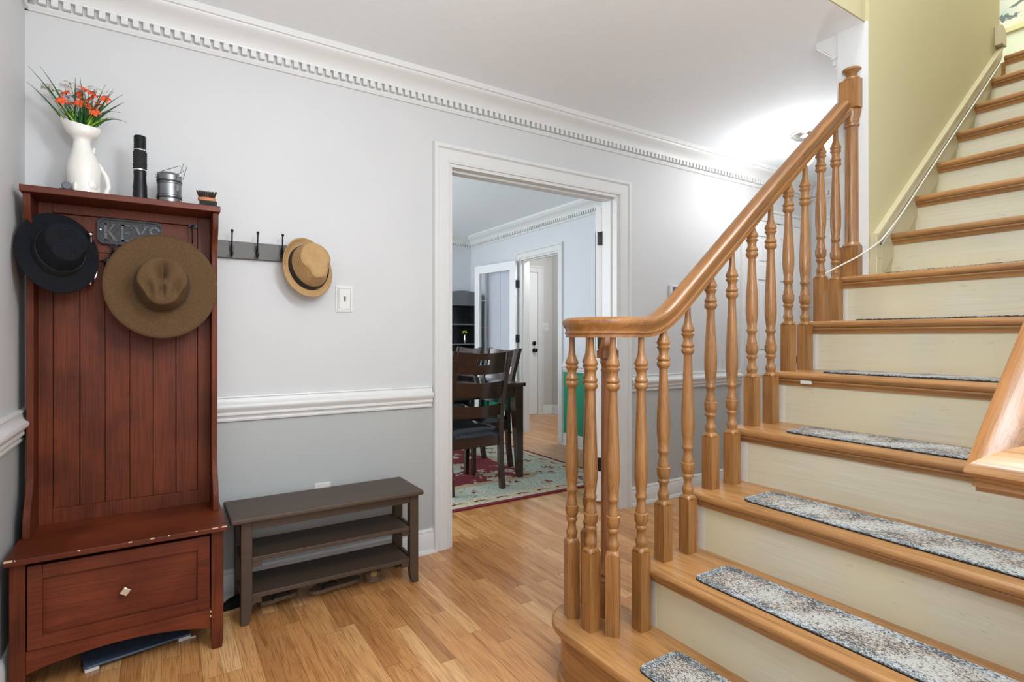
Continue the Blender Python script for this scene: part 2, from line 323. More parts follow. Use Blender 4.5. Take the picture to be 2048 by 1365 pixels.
OAKL, OAKD = srgb(162, 113, 63), srgb(84, 52, 27)
M = dict(
    floor=floor_mat(), riser=riser_mat(), stairmat=mat_mat(), rug=rug_mat(), straw=straw_mat(),
    oak_z=wood('oak_grain_upright', OAKL, OAKD, 'z'), oak_y=wood('oak_grain_crosswise', srgb(175, 127, 77), srgb(98, 64, 34), 'y', rough=.32),
    oak_x=wood('oak_grain_lengthwise', OAKL, OAKD, 'x'), oak_s=wood('oak_grain_sloping', srgb(155, 104, 55), OAKD, 'x', rot=(0, R(40.4), 0), rough=.32),
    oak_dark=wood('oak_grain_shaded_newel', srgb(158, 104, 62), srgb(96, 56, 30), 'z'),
    cherry=wood('cherry_stain_upright', srgb(112, 52, 26), srgb(46, 18, 10), 'z', rough=.5, spec=.25, fine=.6, contrast=.6, blotch=(.62,.55,.5), pore=.45, coat=0),
    cherry_x=wood('cherry_stain_level', srgb(116, 52, 27), srgb(54, 22, 12), 'x', rough=.45, spec=.3, fine=.6, contrast=.6, blotch=(.66,.58,.52), pore=.45, coat=0),
    bench=wood('dark_walnut_stain', srgb(76, 60, 48), srgb(42, 32, 25), 'x', rough=.45, fine=.7, contrast=.4, pore=.3, coat=0),
    espresso=wood('espresso_stain', srgb(52, 33, 26), srgb(26, 17, 15), 'x', rough=.22, fine=.7, contrast=.5, pore=.3, coat=.3),
    wall=two_tone('painted_plaster_white_over_grey', srgb(202, 202, 202), srgb(176, 178, 176)),
    wall_d=two_tone('painted_plaster_pale_over_green', srgb(206, 208, 212), srgb(40, 142, 110), .78),
    wall_k=two_tone('painted_plaster_warm_grey', srgb(196, 193, 188), srgb(196, 193, 188)),
    wall_s=two_tone('painted_plaster_olive_beige', srgb(193, 182, 143), srgb(193, 182, 143)),
    wall_l=two_tone('painted_plaster_pale_green', srgb(222, 226, 205), srgb(222, 226, 205)),
    ceil=plain('ceiling_paint', srgb(238, 243, 246), .8, noise=.01), trim=plain('white_trim_paint', srgb(214, 214, 212), .4, noise=.01),
    trim_s=plain('cream_stair_trim_paint', srgb(190, 180, 146), .35, noise=.03), skirt=plain('white_skirt_paint', srgb(214, 207, 192), .4, noise=.03),
    black=plain('black_metal', (.012, .012, .014), .38, .5), iron=plain('cast_iron_black', (.03, .03, .032), .5, .4, noise=.3, scale=120, bump=.4),
    iron_hi=plain('cast_iron_paler', (.075, .07, .068), .42, .5, noise=.3, scale=120, bump=.3),  # paler iron, sets the raised lettering off from the plate
    chrome=plain('satin_nickel', (.72, .7, .67), .18, 1), steel=plain('brushed_grey_steel', (.22, .225, .235), .3, .9, noise=.15),
    blackfelt=plain('black_wool_felt', (.0095, .01, .0125), .95, noise=.35, scale=220, bump=.4, spec=.15),
    brownfelt=plain('brown_wool_felt', srgb(92, 70, 47), .95, noise=.14, scale=160, bump=.4, spec=.15),
    darkband=plain('dark_ribbon', (.014, .012, .012), .6), leatherband=plain('leather_cord', srgb(60, 44, 30), .6),
    ceramic=plain('white_glazed_ceramic', srgb(226, 223, 216), .12, noise=.01, coat=.5),
    leaf=plain('green_blade', srgb(46, 104, 44), .5, noise=.35, scale=14), leaf2=plain('lime_blade', srgb(138, 176, 46), .5, noise=.3, scale=14),
    orange=plain('orange_petal', srgb(226, 88, 44), .6, noise=.15), whitep=plain('white_petal', srgb(206, 202, 196), .6, noise=.06), lilac=plain('lilac_petal', srgb(176, 166, 182), .6, noise=.06),
    brush_wood=plain('light_brush_wood', srgb(176, 112, 70), .5, noise=.1), bristle=plain('dark_bristle', srgb(70, 54, 42), .8, noise=.4, scale=300),
    rack=plain('dark_grey_painted_wood', srgb(78, 72, 66), .45, noise=.05), leather=plain('black_leather', (.016, .018, .024), .26, noise=.2, coat=.3),
    rubber=plain('black_rubber', (.01, .01, .01), .8), taupe=plain('taupe_sole', srgb(120, 96, 76), .8), sole=plain('tan_rope_sole', srgb(170, 140, 92), .9, noise=.3, scale=300),
    bluegrey=plain('blue_grey_panel', srgb(78, 94, 118), .35), white=plain('white_plastic', srgb(214, 213, 210), .35, noise=.01), toggle=plain('worn_toggle', srgb(150, 140, 122), .4),
    hutch=plain('black_painted_cabinet', (.016, .018, .022), .35, noise=.1), hutch_arch=plain('charcoal_cabinet_arch', srgb(98, 100, 106), .4, noise=.02),
    silver=plain('silver_vase', (.8, .8, .8), .15, 1), yellow=plain('yellow_bloom', srgb(196, 204, 60), .6),
    glass=glass_mat('door_glass', (.97, .98, 1)), frosted=glass_mat('table_glass', (.5, .55, .58), .04), bulb=emit('lit_globe', (1, .96, .88), 9), cord=plain('off_white_cord', srgb(214, 206, 190), .5),
    print=print_mat(), frame=plain('cream_picture_frame', srgb(214, 210, 160), .35), chip=plain('bare_wood_chip', srgb(206, 178, 148), .7), doorp=plain('white_door_paint', srgb(226, 226, 226), .35, noise=.01))

# ---------------------------------------------------------------- structure
W = 2.609; WB = 2.745; CZ = 2.44; XL = -.413; XF = 4.75
DX0, DX1, DZ = 1.275, 2.482, 2.02
DR = 3.50; OY0, OY1, OZ = 4.565, 5.305, 2.01; DBY = 6.5
struct('floor', B(-1.2, -2.2, -.05, 6.5, 7, 0), M['floor'], angle=0)
WM = (W+WB)/2
struct('wall_back', MB().box(XL-.12, W, 0, DX0, WM, CZ).box(DX1, W, 0, XF+.12, WM, CZ).box(DX0, W, DZ, DX1, WM, CZ), M['wall'], angle=0)
struct('wall_dining_front', MB().box(XL-.12, WM, 0, DX0, WB, CZ).box(DX1, WM, 0, DR, WB, CZ).box(DX0, WM, DZ, DX1, WB, CZ), M['wall_d'], angle=0)
struct('wall_left', B(XL-.12, -1.2, 0, XL, W, CZ), M['wall'], angle=0)
struct('wall_far', MB().box(XF, 1.27, 0, XF+.12, 1.60, CZ).box(XF, 1.60, 2.03, XF+.12, 2.46, CZ).box(XF, 2.46, 0, XF+.12, W, CZ).box(XF+.06, 1.6, 0, XF+.12, 2.46, 2.03), M['wall'], angle=0)
struct('wall_stair', MB().box(2.51, 1.138, 0, XF+.12, 1.154, CZ).box(2.51, 1.138, CZ, 4.02, 1.262, 5.1).box(-.4, 1.1505, CZ+.001, 2.51, 1.262, 5.1), M['wall_s'], angle=0)
struct('wall_stair_hall_side', B(2.51, 1.154, 0, XF, 1.262, CZ), M['wall'], angle=0)
struct('trim_stair_wall_end', B(2.504, 1.139, 0, 2.51, 1.263, CZ), M['trim'], angle=0)
struct('wall_stair_near', B(2.56, .16, 0, 6.1, .27, 5.1), M['wall_s'], angle=0)
struct('wall_landing', B(6.0, -.4, 2.6, 6.12, 3.2, 5.1), M['wall_l'], angle=0)
struct('wall_landing_side', B(4.02, 3.1, 2.6, 6.0, 3.2, 5.1), M['wall_l'], angle=0)
struct('floor_landing', B(4.125, .27, 2.55, 6.0, 3.1, 2.705), M['oak_y'], angle=0)
struct('ceiling', MB().box(XL-.12, 1.157, CZ, XF+.12, WM, CZ+.1).box(XL-.12, -1.6, CZ, 1.0, 1.154, CZ+.1), M['ceil'], angle=0)
struct('ceiling_stairwell', B(-.4, .16, 5.1, 6.1, 3.2, 5.2), M['ceil'], angle=0)
struct('ceiling_dining', B(-.6, WM, CZ, 5.5, 6.7, CZ+.1), M['ceil'], angle=0)
struct('wall_dining_right', MB().box(DR, WB, 0, DR+.12, OY0, CZ).box(DR, OY1, 0, DR+.12, DBY, CZ).box(DR, OY0, OZ, DR+.12, OY1, CZ), M['wall_d'], angle=0)
struct('wall_dining_back', B(-.6, DBY, 0, DR+.12, DBY+.12, CZ), M['wall_d'], angle=0)
struct('wall_kitchen_back', B(DR+.12, 6.43, 0, 4.9, 6.55, CZ), M['wall_k'], angle=0)
struct('wall_kitchen_right', B(4.80, 3.6, 0, 4.9, 6.43, CZ), M['wall_k'], angle=0)

# crown moulding with dentils
CRP = [(0, 2.285), (.010, 2.285), (.014, 2.291), (.010, 2.298), (.010, 2.308), (.003, 2.310), (.003, 2.338), (.028, 2.338), (.030, 2.346), (.026, 2.350), (.030, 2.358), (.040, 2.372), (.056, 2.386), (.076, 2.396), (.086, 2.406), (.088, 2.412), (.096, 2.414), (.098, 2.440), (0, 2.440)]
def crown(name, a, b, axis, wall, sgn):
    m = MB()
    if axis == 'x': m.prism([(wall+sgn*p, z) for p, z in CRP], 'x', a, b)
    else: m.prism([(wall+sgn*p, z) for p, z in CRP], 'y', a, b)
    n = int((b-a)/.0348)
    for i in range(n):
        t = a+.006+i*.0348
        if axis == 'x': m.box(t, wall+sgn*.002, 2.3115, t+.0205, wall+sgn*.027, 2.339)
        else: m.box(wall+sgn*.002, t, 2.3115, wall+sgn*.027, t+.0205, 2.339)
    return struct(name, m, M['trim'], angle=35)
crown('trim_crown_back', XL, XF, 'x', W, -1)
crown('trim_crown_left', -1.2, W, 'y', XL, 1)
crown('trim_crown_far', 1.27, W, 'y', XF, -1)
crown('trim_crown_stair_wall', 2.51, XF, 'x', 1.262, 1)
crown('trim_crown_dining_right', WB, DBY, 'y', DR, -1)
crown('trim_crown_dining_back', -.6, DR, 'x', DBY, -1)
CHP = [(0, .749), (.012, .749), (.014, .756), (.009, .762), (.012, .768), (.022, .776), (.022, .783), (.019, .786), (.022, .792), (.034, .804), (.036, .812), (.033, .820), (.022, .826), (.016, .834), (.014, .846), (.018, .850), (.016, .856), (0, .857)]
BSP = [(0, 0), (.030, 0), (.030, .008), (.024, .018), (.016, .020), (.016, .098), (.012, .104), (.014, .110), (.008, .120), (0, .122)]
def run(name, prof, axis, a, b, wall, sgn, mat='trim'):
    return struct(name, MB().prism([(wall+sgn*p, z) for p, z in prof], axis, a, b), M[mat], angle=35)
run('trim_chair_rail_back_left', CHP, 'x', XL, 1.172, W, -1)
run('trim_chair_rail_back_right', CHP, 'x', 2.588, 3.735, W, -1)
run('trim_chair_rail_left', CHP, 'y', -1.2, W, XL, 1)
run('trim_chair_rail_dining', CHP, 'y', 3.25, OY0-.085, DR, -1)
run('baseboard_back_left', BSP, 'x', XL, 1.185, W, -1)
run('baseboard_back_right', BSP, 'x', 2.578, 3.735, W, -1)
run('baseboard_left', BSP, 'y', -1.2, W, XL, 1)
run('baseboard_dining_right', BSP, 'y', WB, OY0-.085, DR, -1)
run('baseboard_dining_right_beyond_opening', BSP, 'y', OY1+.085, DBY, DR, -1)
run('baseboard_dining_back', BSP, 'x', -.6, DR, DBY, -1)
run('baseboard_kitchen_back', BSP, 'x', 4.64, 4.80, 6.43, -1)
run('baseboard_kitchen_right', BSP, 'y', 3.6, 6.43, 4.80, -1)
# casings: stepped colonial profile (distance from opening, projection)
CAS = [(0, 0), (0, .012), (.010, .016), (.014, .012), (.040, .017), (.062, .019), (.068, .014), (.074, .026), (.092, .028), (.096, .020), (.096, 0)]
def casing(name, x0, x1, z1, wall, sgn, axis='x', mat='trim', scale=1.0, z0=0, parent=None, k='structure'):
    m = MB(); P = [(a*scale, p) for a, p in CAS]; n = len(P)
    rows = []
    for (sx, top) in ((x0, 0), (x0, 1), (x1, 1), (x1, 0)):
        d = -1 if sx == x0 else 1; row = []
        for a, p in P:
            h = sx+d*a; z = (z1+a) if top else z0; q = wall+sgn*p
            row.append((h, q, z) if axis == 'x' else (q, h, z))
        rows.append(row)
    vs = sum(rows, []); fs = []
    for i in range(3):
        for j in range(n): fs.append((i*n+j, i*n+(j+1) % n, (i+1)*n+(j+1) % n, (i+1)*n+j))
    fs += [tuple(range(n)), tuple(3*n+j for j in range(n))]
    m.add(vs, fs); return struct(name, m, M[mat], parent, angle=35)
def jamb(name, x0, x1, z1, ya, yb, axis='x'):
    t = .018; m = MB()
    ym = (ya+yb)/2
    L = [(x0, x0+t, 0, z1-t), (x1-t, x1, 0, z1-t), (x0, x1, z1-t, z1)]
    S = [(x0+t, x0+t+.011, 0, z1-t-.011), (x1-t-.011, x1-t, 0, z1-t-.011), (x0+t, x1-t, z1-t-.011, z1-t)]
    for a, b, c, d in L:
        if axis == 'x': m.box(a, ya, c, b, yb, d)
        else: m.box(ya, a, c, yb, b, d)
    for a, b, c, d in S:
        if axis == 'x': m.box(a, ym-.022, c, b, ym+.018, d)
        else: m.box(ym-.02, a, c, ym+.02, b, d)
    return struct(name, m, M['trim'], angle=0, bevel=.001)
casing('trim_casing_dining_doorway', DX0, DX1, DZ, W, -1)
casing('trim_casing_dining_inside', DX0, DX1, DZ, WB, 1)
jamb('trim_jamb_dining_doorway', DX0-.001, DX1+.001, DZ+.001, W-.002, WB+.002)
casing('trim_casing_kitchen_doorway', OY0, OY1, OZ, DR, -1, 'y', scale=.85)
jamb('trim_jamb_kitchen_doorway', OY0-.001, OY1+.001, OZ+.001, DR-.002, DR+.122, 'y')

# hinged leaves
def hinge(parent, p, rot=0, name='hinge'):
    m = MB().box(-.026, -.002, -.044, -.003, .003, .044).box(.003, -.002, -.044, .026, .003, .044)
    m.lathe([(.005, -.046), (.005, .046)], (0, -.005, 0), 10)
    for sx in (-.016, .016):
        for sz in (-.03, 0, .03): m.lathe([(.003, 0), (.003, .001)], (sx, -.003, sz), 6)
    m.xf(Matrix.Translation(p) @ Matrix.Rotation(rot, 4, 'Z'))
    return m.build(name, M['black'], parent, bevel=.001)
def glazed_leaf(name, label, width, height, loc, rz, hinges, hside=1):
    """local: hinge edge at x=0, leaf along +x, thickness about y"""
    g = thing(name, label, 'door'); st = .098; T = .0175
    m = MB().box(0, -T, .012, st, T, height).box(width-st, -T, .012, width, T, height).box(st, -T, height-st, width-st, T, height).box(st, -T, .012, width-st, T, .23)
    m.build('door_frame', M['doorp'], g, angle=0, bevel=.003)
    MB().box(st-.004, -.003, .226, width-st+.004, .003, height-st+.004).build('glass_pane', M['glass'], g, angle=0)
    mm = MB(); wx = width-2*st; hz = height-st-.23
    for i in (1, 2): x = st+wx*i/3; mm.box(x-.0013, -.0035, .23, x+.0013, .0035, height-st)
    for i in range(1, 5): z = .23+hz*i/5; mm.box(st, -.0034, z-.0013, width-st, .0034, z+.0013)
    mm.build('glazing_bars', M['white'], g, angle=0)
    for z in hinges: hinge(g, (-.003, hside*T, z), -pi/2)
    g.location = loc; g.rotation_euler = (0, 0, rz); return g
a = atan2(6.05-5.3, 3.33-3.45)
glazed_leaf('french_door', 'white glazed door leaf folded back against the dining room wall, left of the kitchen opening', .76, 1.985, (3.445, 5.30, 0), a, (.25, 1.09, 1.72), -1)
glazed_leaf('french_door', 'white glazed door leaf seen edge-on beside the right jamb of the dining doorway', .60, 1.995, (2.452, 2.765, 0), R(49.6), (.26, 1.07, 1.76), -1)
for z in (.26, 1.07, 1.76):
    pass

# six-panel hall door on back wall, and one on the far wall
def panel_door(name, x0, x1, z1, wall, sgn, axis='x', knob=None, deadbolt=False, hinges=None, mat='doorp', panels=True):
    m = MB(); wv = x1-x0
    def bx(a, c, b, d, p0, p1):
        if axis == 'x': m.box(a, wall+sgn*p0, c, b, wall+sgn*p1, d)
        else: m.box(wall+sgn*p0, a, c, wall+sgn*p1, b, d)
    bx(x0, .006, x1, z1, -.01, .004)
    if panels:
        st = .11; mid = (x0+x1)/2
        # stiles and rails stand proud of the ground
        for a, b in ((x0, x0+st), (mid-.05, mid+.05), (x1-st, x1)): bx(a, .006, b, z1, .004, .012)
        for a, b in ((x0+st, mid-.05), (mid+.05, x1-st)):
            for c, d in ((.006, .22), (.80, .98), (1.56, 1.68), (z1-.12, z1)): bx(a, c, b, d, .004, .012)
        for a, b in ((x0+st, mid-.05), (mid+.05, x1-st)):
            for c, d in ((.22, .80), (.98, 1.56), (1.68, z1-.12)): bx(a+.03, c+.03, b-.03, d-.03, .004, .010)
    o = struct(name, m, M[mat], angle=0, bevel=.003)
    def at(x, z, p): return (x, wall+sgn*p, z) if axis == 'x' else (wall+sgn*p, x, z)
    if knob:
        k = MB(); rot = (Matrix.Rotation(pi/2, 4, 'X') if sgn < 0 else Matrix.Rotation(-pi/2, 4, 'X')) if axis == 'x' else Matrix.Rotation(pi/2*sgn, 4, 'Y')
        k.lathe([(.030, 0), (.032, .006), (.012, .012), (.011, .035), (.026, .046), (.027, .06), (.015, .068), (0.001, .069)], (0,0,0), 18)
        k.xf(Matrix.Translation(at(knob[0], knob[1], .012)) @ rot); k.build('door_handle', M['black'], o)
        if deadbolt:
            k = MB().lathe([(.030, 0), (.030, .012), (.02, .02), (.001, .021)], (0,0,0), 18).box(-.005, -.018, .02, .005, .018, .035)
            k.xf(Matrix.Translation(at(knob[0], knob[1]+.10, .012)) @ rot); k.build('deadbolt', M['black'], o)
    for z in hinges or []: 
        h = MB(); 
        if axis == 'x': h.box(x0-.014, wall+sgn*.012, z-.045, x0+.006, wall+sgn*.022, z+.045)
        else: h.box(wall+sgn*.012, x1-.006, z-.045, wall+sgn*.022, x1+.014, z+.045)
        h.build('hinge', M['black'], o)
    return o
casing('trim_casing_hall_door', 3.84, 4.56, 2.03, W, -1)
panel_door('door_1', 3.845, 4.555, 2.025, W, -1, hinges=(.25, 1.08, 1.83), knob=(4.49, .92))
casing('trim_casing_far_door', 1.62, 2.44, 2.03, XF, -1, 'y')
panel_door('door_2', 1.625, 2.435, 2.025, XF, -1, 'y')
casing('trim_casing_kitchen_door', 3.68, 4.545, 2.03, 6.43, -1, scale=.95)
panel_door('door_3', 3.685, 4.54, 2.025, 6.43, -1, knob=(4.475, .92), deadbolt=True, panels=False)

# ---------------------------------------------------------------- staircase
RISE, RUN, X0 = .195, .2345, 1.073
YO, YI = 1.235, .27
st = thing('staircase', 'straight oak staircase with cream painted risers climbing away from the foyer', 'staircase', (1.3, .7, 0))
def nosed(x0, x1, ztop, y0, y1, t=.028):
    r = t/2; pts = [(x1, ztop), (x0+r, ztop)]
    for i in range(1, 8): a = pi*i/8; pts.append((x0+r-r*sin(a), ztop-r+r*cos(a)))
    pts += [(x0+r, ztop-t), (x1, ztop-t)]
    return MB().prism(pts, 'y', y0, y1)
for k in range(1, 15):
    xr = X0+RUN*(k-1)        # riser under tread k stands at xr
    z = RISE*k
    ya = YI; yb = 1.268 if k < 7 else 1.139
    if k == 1:
        poly = []
        cx, cy, r = 1.187, 1.353, .142
        for i in range(0, 25): a = pi-i*pi/24; poly.append((cx+r*cos(a), cy+r*sin(a)))
        poly += [(1.329, 1.236), (1.329, YI-.15), (1.045, YI-.15)]
        m = MB().prism(poly, 'z', z-.028, z); m.build('tread', M['oak_y'], st, bevel=.009, seg=3)
        rr = r-.03; poly = [(cx+rr*cos(pi-i*pi/24), cy+rr*sin(pi-i*pi/24)) for i in range(25)]+[(cx+rr, YI-.12), (cx-rr, YI-.12)]
        MB().prism(poly, 'z', .0, z-.028).build('bullnose_riser', M['oak_y'], st)['label'] = 'curved oak riser'
        rr = r-.018; poly = [(cx+rr*cos(pi-i*pi/24), cy+rr*sin(pi-i*pi/24)) for i in range(25)]+[(cx+rr, YI-.12), (cx-rr, YI-.12)]
        MB().prism(poly, 'z', .0, .022).build('base_shoe', M['oak_y'], st, bevel=.006)
        rr = r-.016; poly = [(cx+rr*cos(pi-i*pi/24), cy+rr*sin(pi-i*pi/24)) for i in range(25)]+[(cx+rr, YI-.12), (cx-rr, YI-.12)]
        MB().prism(poly, 'z', z-.042, z-.028).build('scotia', M['oak_y'], st, bevel=.005)
        continue
    x1 = X0+RUN*k if k < 14 else X0+RUN*13+.15
    m = nosed(xr-.030, x1+.002, z, ya, yb)
    if k == 7: m = nosed(xr-.030, x1+.002, z, ya, 1.139).add(*(lambda q: (q.v, q.f))(nosed(xr-.030, 2.503, z, 1.139, 1.268)))
    if k < 7:   # rounded return along the open side
        pass
    m.build('tread', M['oak_y'], st, angle=30)
    sco = [(xr+.002, z-.028), (xr-.020, z-.028), (xr-.020, z-.033), (xr-.013, z-.036), (xr-.008, z-.042), (xr-.006, z-.050), (xr+.002, z-.050)]
    MB().prism(sco, 'y', ya, 1.234 if k < 8 else 1.139).build('scotia', M['oak_y'], st, angle=30)
    MB().box(xr, ya, z-RISE-.002, xr+.018, (1.206 if k < 8 else 1.139), z-.027).build('riser', M['riser'], st, angle=0)
# open-side skirt (stringer) following the steps
poly = [(1.31, 0), (1.31, RISE)]
poly = [(X0+RUN+.0, 0)]
for k in range(2, 8):
    xr = X0+RUN*(k-1); poly += [(xr-.001, RISE*(k-1)-.028 if k > 2 else 0), (xr-.001, RISE*k-.028)]
poly += [(2.50, RISE*7-.028), (2.50, 0)]
poly = poly[1:]
MB().prism(poly, 'y', 1.206, 1.234).build('skirt_board', M['skirt'], st, angle=0)['label'] = 'white painted stringer on the open side'
# wall side skirt above the enclosed flight
def zs(x, off): return 1.365+off+(x-2.48)*.8316
MB().prism([(2.60, 1.364), (2.60, zs(2.60, .12)), (4.02, zs(4.02, .12)), (4.02, 2.60), (3.9, 2.5)], 'y', 1.130, 1.139).build('skirt_board', M['trim_s'], st, angle=0)
# sloping cap trim with a dark open joint
s0, s1 = V((2.536, 0, 1.525)), V((4.0, 0, 2.735)); sl = (s1.z-s0.z)/(s1.x-s0.x)
tr = MB().prism([(2.536, 1.478), (4.0, 2.688), (4.0, 2.742), (2.536, 1.532)], 'y', 1.118, 1.138)
tr.prism([(2.536, 1.525), (4.0, 2.735), (4.0, 2.752), (2.536, 1.542)], 'y', 1.112, 1.138)
tr.box(2.518, 1.112, 1.40, 2.536, 1.138, 1.542).box(2.536, 1.120, 1.44, 2.576, 1.138, 1.50)
tr.box(2.512, 1.108, 1.36, 2.55, 1.138, 1.435).box(2.585, 1.122, 1.36, 2.60, 1.138, 1.50)
struct('trim_stair_wall_cap', tr, M['trim_s'], angle=0, bevel=.002)
struct('trim_stair_gap', MB().prism([(2.56, 1.485), (4.0, 2.676), (4.0, 2.692), (2.56, 1.501)], 'y', 1.127, 1.137), M['rubber'], angle=0)
struct('trim_stair_wall_lip', MB().prism([(2.60, 1.502), (4.0, 2.660), (4.0, 2.672), (2.60, 1.514)], 'y', 1.124, 1.1375), M['trim'], angle=0)
bl = MB().prism([(3.94, 2.742), (4.018, 2.742), (4.018, 2.80), (4.0, 2.835), (3.97, 2.85), (3.94, 2.85)], 'y', 1.105, 1.138)
struct('trim_stair_top_block', bl, M['trim_s'], angle=0, bevel=.004)

# ---------------------------------------------------------------- railing
def bal_profile(L, up, top):
    """r,z from the block top; up = height of the lower bead of the upper group; top = total turned height"""
    u = up
    return [(.0165, .0), (.0165, .008), (.0185, .013), (.0185, .022), (.014, .030), (.0130, .042), (.0135, .052), (.0185, .058), (.0185, .064), (.0150, .068), (.0165, .072),
        (.0200, .078), (.0212, .090), (.0212, .104), (.0175, .106), (.0178, .112), (.0160, .120), (.0150, .128), (.0135, .138), (.0140, .148), (.0182, .153), (.0182, .160), (.0150, .166),
        (.0180, .190), (.0208, .215), (.0212, .240), (.0205, .275), (.0185, .31+(u-.43)*.3), (.0160, u-.09), (.0138, u-.04), (.0130, u-.012),
        (.0135, u-.010), (.0160, u-.006), (.0205, u-.001), (.0214, u+.006), (.0195, u+.013), (.0165, u+.015), (.0200, u+.018), (.0212, u+.023), (.0185, u+.027), (.0150, u+.034), (.0145, u+.044),
        (.0165, u+.052), (.0205, u+.056), (.0208, u+.061), (.0170, u+.064), (.0170, u+.066), (.0212, u+.070), (.0212, u+.076), (.0150, u+.090), (.0110, u+.104), (.0098, u+.125), (.0090, top)]
def baluster(x, y, z0, block, up, ztop, rot=0, parent=None):
    s = .0205; bt = block; m = MB()
    # square block with rounded shoulders
    m.box(-s, -s, 0, s, s, bt-.012)
    m.lathe([(s*1.0, 0)] if False else [(s*1.38, bt-.0135), (s*1.15, bt-.006), (.0165, bt)], (0,0,0), 24)
    # clip the shoulder ring to the square
    m.v = [(max(-s, min(s, p[0])), max(-s, min(s, p[1])), p[2]) if p[2] <= bt-.001 else p for p in m.v]
    n = len(m.v); m.lathe([(r, bt+z) for r, z in bal_profile(0, up, ztop-z0-bt)], (0,0,0), 20)
    if rot: m.xf(Matrix.Rotation(rot, 4, 'Z'))
    o = m.build('baluster', M['oak_z'], None, angle=50); return o
rl = thing('stair_railing', 'oak railing with turned balusters and a volute end on the far side of the stairs', 'railing', (1.3, 1.226, 0))
def zb(x):
    """underside of the handrail"""
    lin = 1.356+.85*(x-1.643)
    if x < 1.26: return 1.105
    if x > 1.44: return lin
    t = (x-1.26)/.18; p0, p1 = 1.105, 1.356+.85*(1.44-1.643); m0, m1 = 0, .85*.18
    return (2*t**3-3*t*t+1)*p0+(t**3-2*t*t+t)*m0+(-2*t**3+3*t*t)*p1+(t**3-t*t)*m1
protos = {}
def put(x, y, k, block=.195, up=.432, zt=None, rot=0):
    z0 = RISE*k; zt = zt or zb(x)+.012
    o = baluster(x, y, z0, block, up, zt, rot)
    o.parent = rl; o.location = V((x, y, z0))-V((1.3, 1.226, 0)); return o
for i in range(10):
    x = 1.362+.1172*i; k = 2+i//2
    put(x, 1.226, k, .193, .432 if i % 2 == 0 else .474)
put(1.262, 1.226, 1, .258, .497)
put(1.168, 1.252, 1, .258, .497, rot=R(45-5))
put(1.128, 1.308, 1, .258, .497)
put(1.130, 1.405, 1, .258, .497, rot=R(-20))
put(1.235, 1.445, 1, .258, .497, rot=R(20))
# handrail section: flat bottom with fillet, cove sides, rounded top
RP = [(-.021, 0), (-.021, .010), (-.0245, .012), (-.0245, .017), (-.021, .020), (-.0225, .028), (-.029, .037), (-.0325, .046), (-.031, .054), (-.024, .060), (-.012, .0635), (0, .0645)]
RP = RP+[(-u, v) for u, v in RP[::-1][1:]]
pts = []
cx, cy, r = 1.235, 1.345, .118
for i in range(0, 40):     # spiral volute
    t = i/39; a = R(-90)-R(470)*(1-t); rr = .118*t+.022*(1-t) if t > .0 else .022
    rr = .022+(.119-.022)*min(1, t*1.55)
    pts.append((cx+rr*cos(a)*1.0, cy+rr*sin(a), 1.105))
pts = pts[8:]
pts += [(1.262, 1.226, 1.1052)]
x = 1.285
while x < 1.46: pts.append((x, 1.226, zb(x))); x += .02
pts += [(1.6, 1.226, zb(1.6)), (2.0, 1.226, zb(2.0)), (2.466, 1.226-.018, zb(2.466))]
MB().sweep(RP, pts).build('handrail', M['oak_s'], rl, angle=35)
# volute newel
nw = MB().lathe([(.034, 0), (.0345, .07), (.036, .105), (.0345, .11), (.034, .112), (.0365, .120), (.030, .132), (.0355, .142), (.033, .150), (.026, .166), (.0225, .20), (.0225, .35), (.0215, .60), (.0195, .78),
    (.0195, .795), (.0225, .800), (.0225, .806), (.019, .812), (.022, .820), (.0255, .830), (.0235, .836), (.026, .843)], (1.236, 1.350, RISE), 28)
for (h, zz) in ((.031, 0), ):
    nw.prism([(1.236+.038*cos(a), 1.350+.038*sin(a)) for a in [R(22.5+45*i) for i in range(8)]], 'z', RISE+.843, RISE+.868)
b0 = [(1.236+.034*cos(R(22.5+45*i)), 1.350+.034*sin(R(22.5+45*i)), RISE+.868) for i in range(8)]
b1 = [(1.236+.012*cos(R(22.5+45*i)), 1.350+.012*sin(R(22.5+45*i)), RISE+.925) for i in range(8)]
nw.add(b0+b1, [(i, (i+1) % 8, 8+(i+1) % 8, 8+i) for i in range(8)]+[tuple(range(8)), tuple(range(8, 16))])
nw.build('newel_post', M['oak_dark'], rl, angle=35)['label'] = 'slender turned newel post inside the volute'
# half newel against the wall end
hn = MB().box(2.465, 1.160, 1.365, 2.5035, 1.238, 1.492).box(2.465, 1.160, 2.080, 2.5035, 1.238, 2.204)
hn.lathe([(.037, 1.492), (.038, 1.497), (.033, 1.502), (.030, 1.508), (.0265, 1.512), (.0262, 1.60), (.0255, 1.85), (.0240, 2.003), (.0285, 2.006), (.0300, 2.012), (.0270, 2.018), (.0275, 2.022), (.0290, 2.035), (.034, 2.060), (.036, 2.066), (.036, 2.072), (.032, 2.080)], (2.4965, 1.199, 0), 32)
hn.lathe([(.034, 2.204), (.034, 2.208), (.030, 2.214), (.022, 2.222), (.019, 2.230), (.024, 2.238), (.036, 2.246), (.037, 2.252), (.030, 2.258), (.014, 2.262), (.001, 2.263)], (2.4965, 1.199, 0), 32)
hn.v = [(min(p[0], 2.5035), p[1], p[2]) for p in hn.v]
hn.build('newel_post', M['oak_z'], rl, angle=35)['label'] = 'turned half newel post with mushroom cap against the wall end'
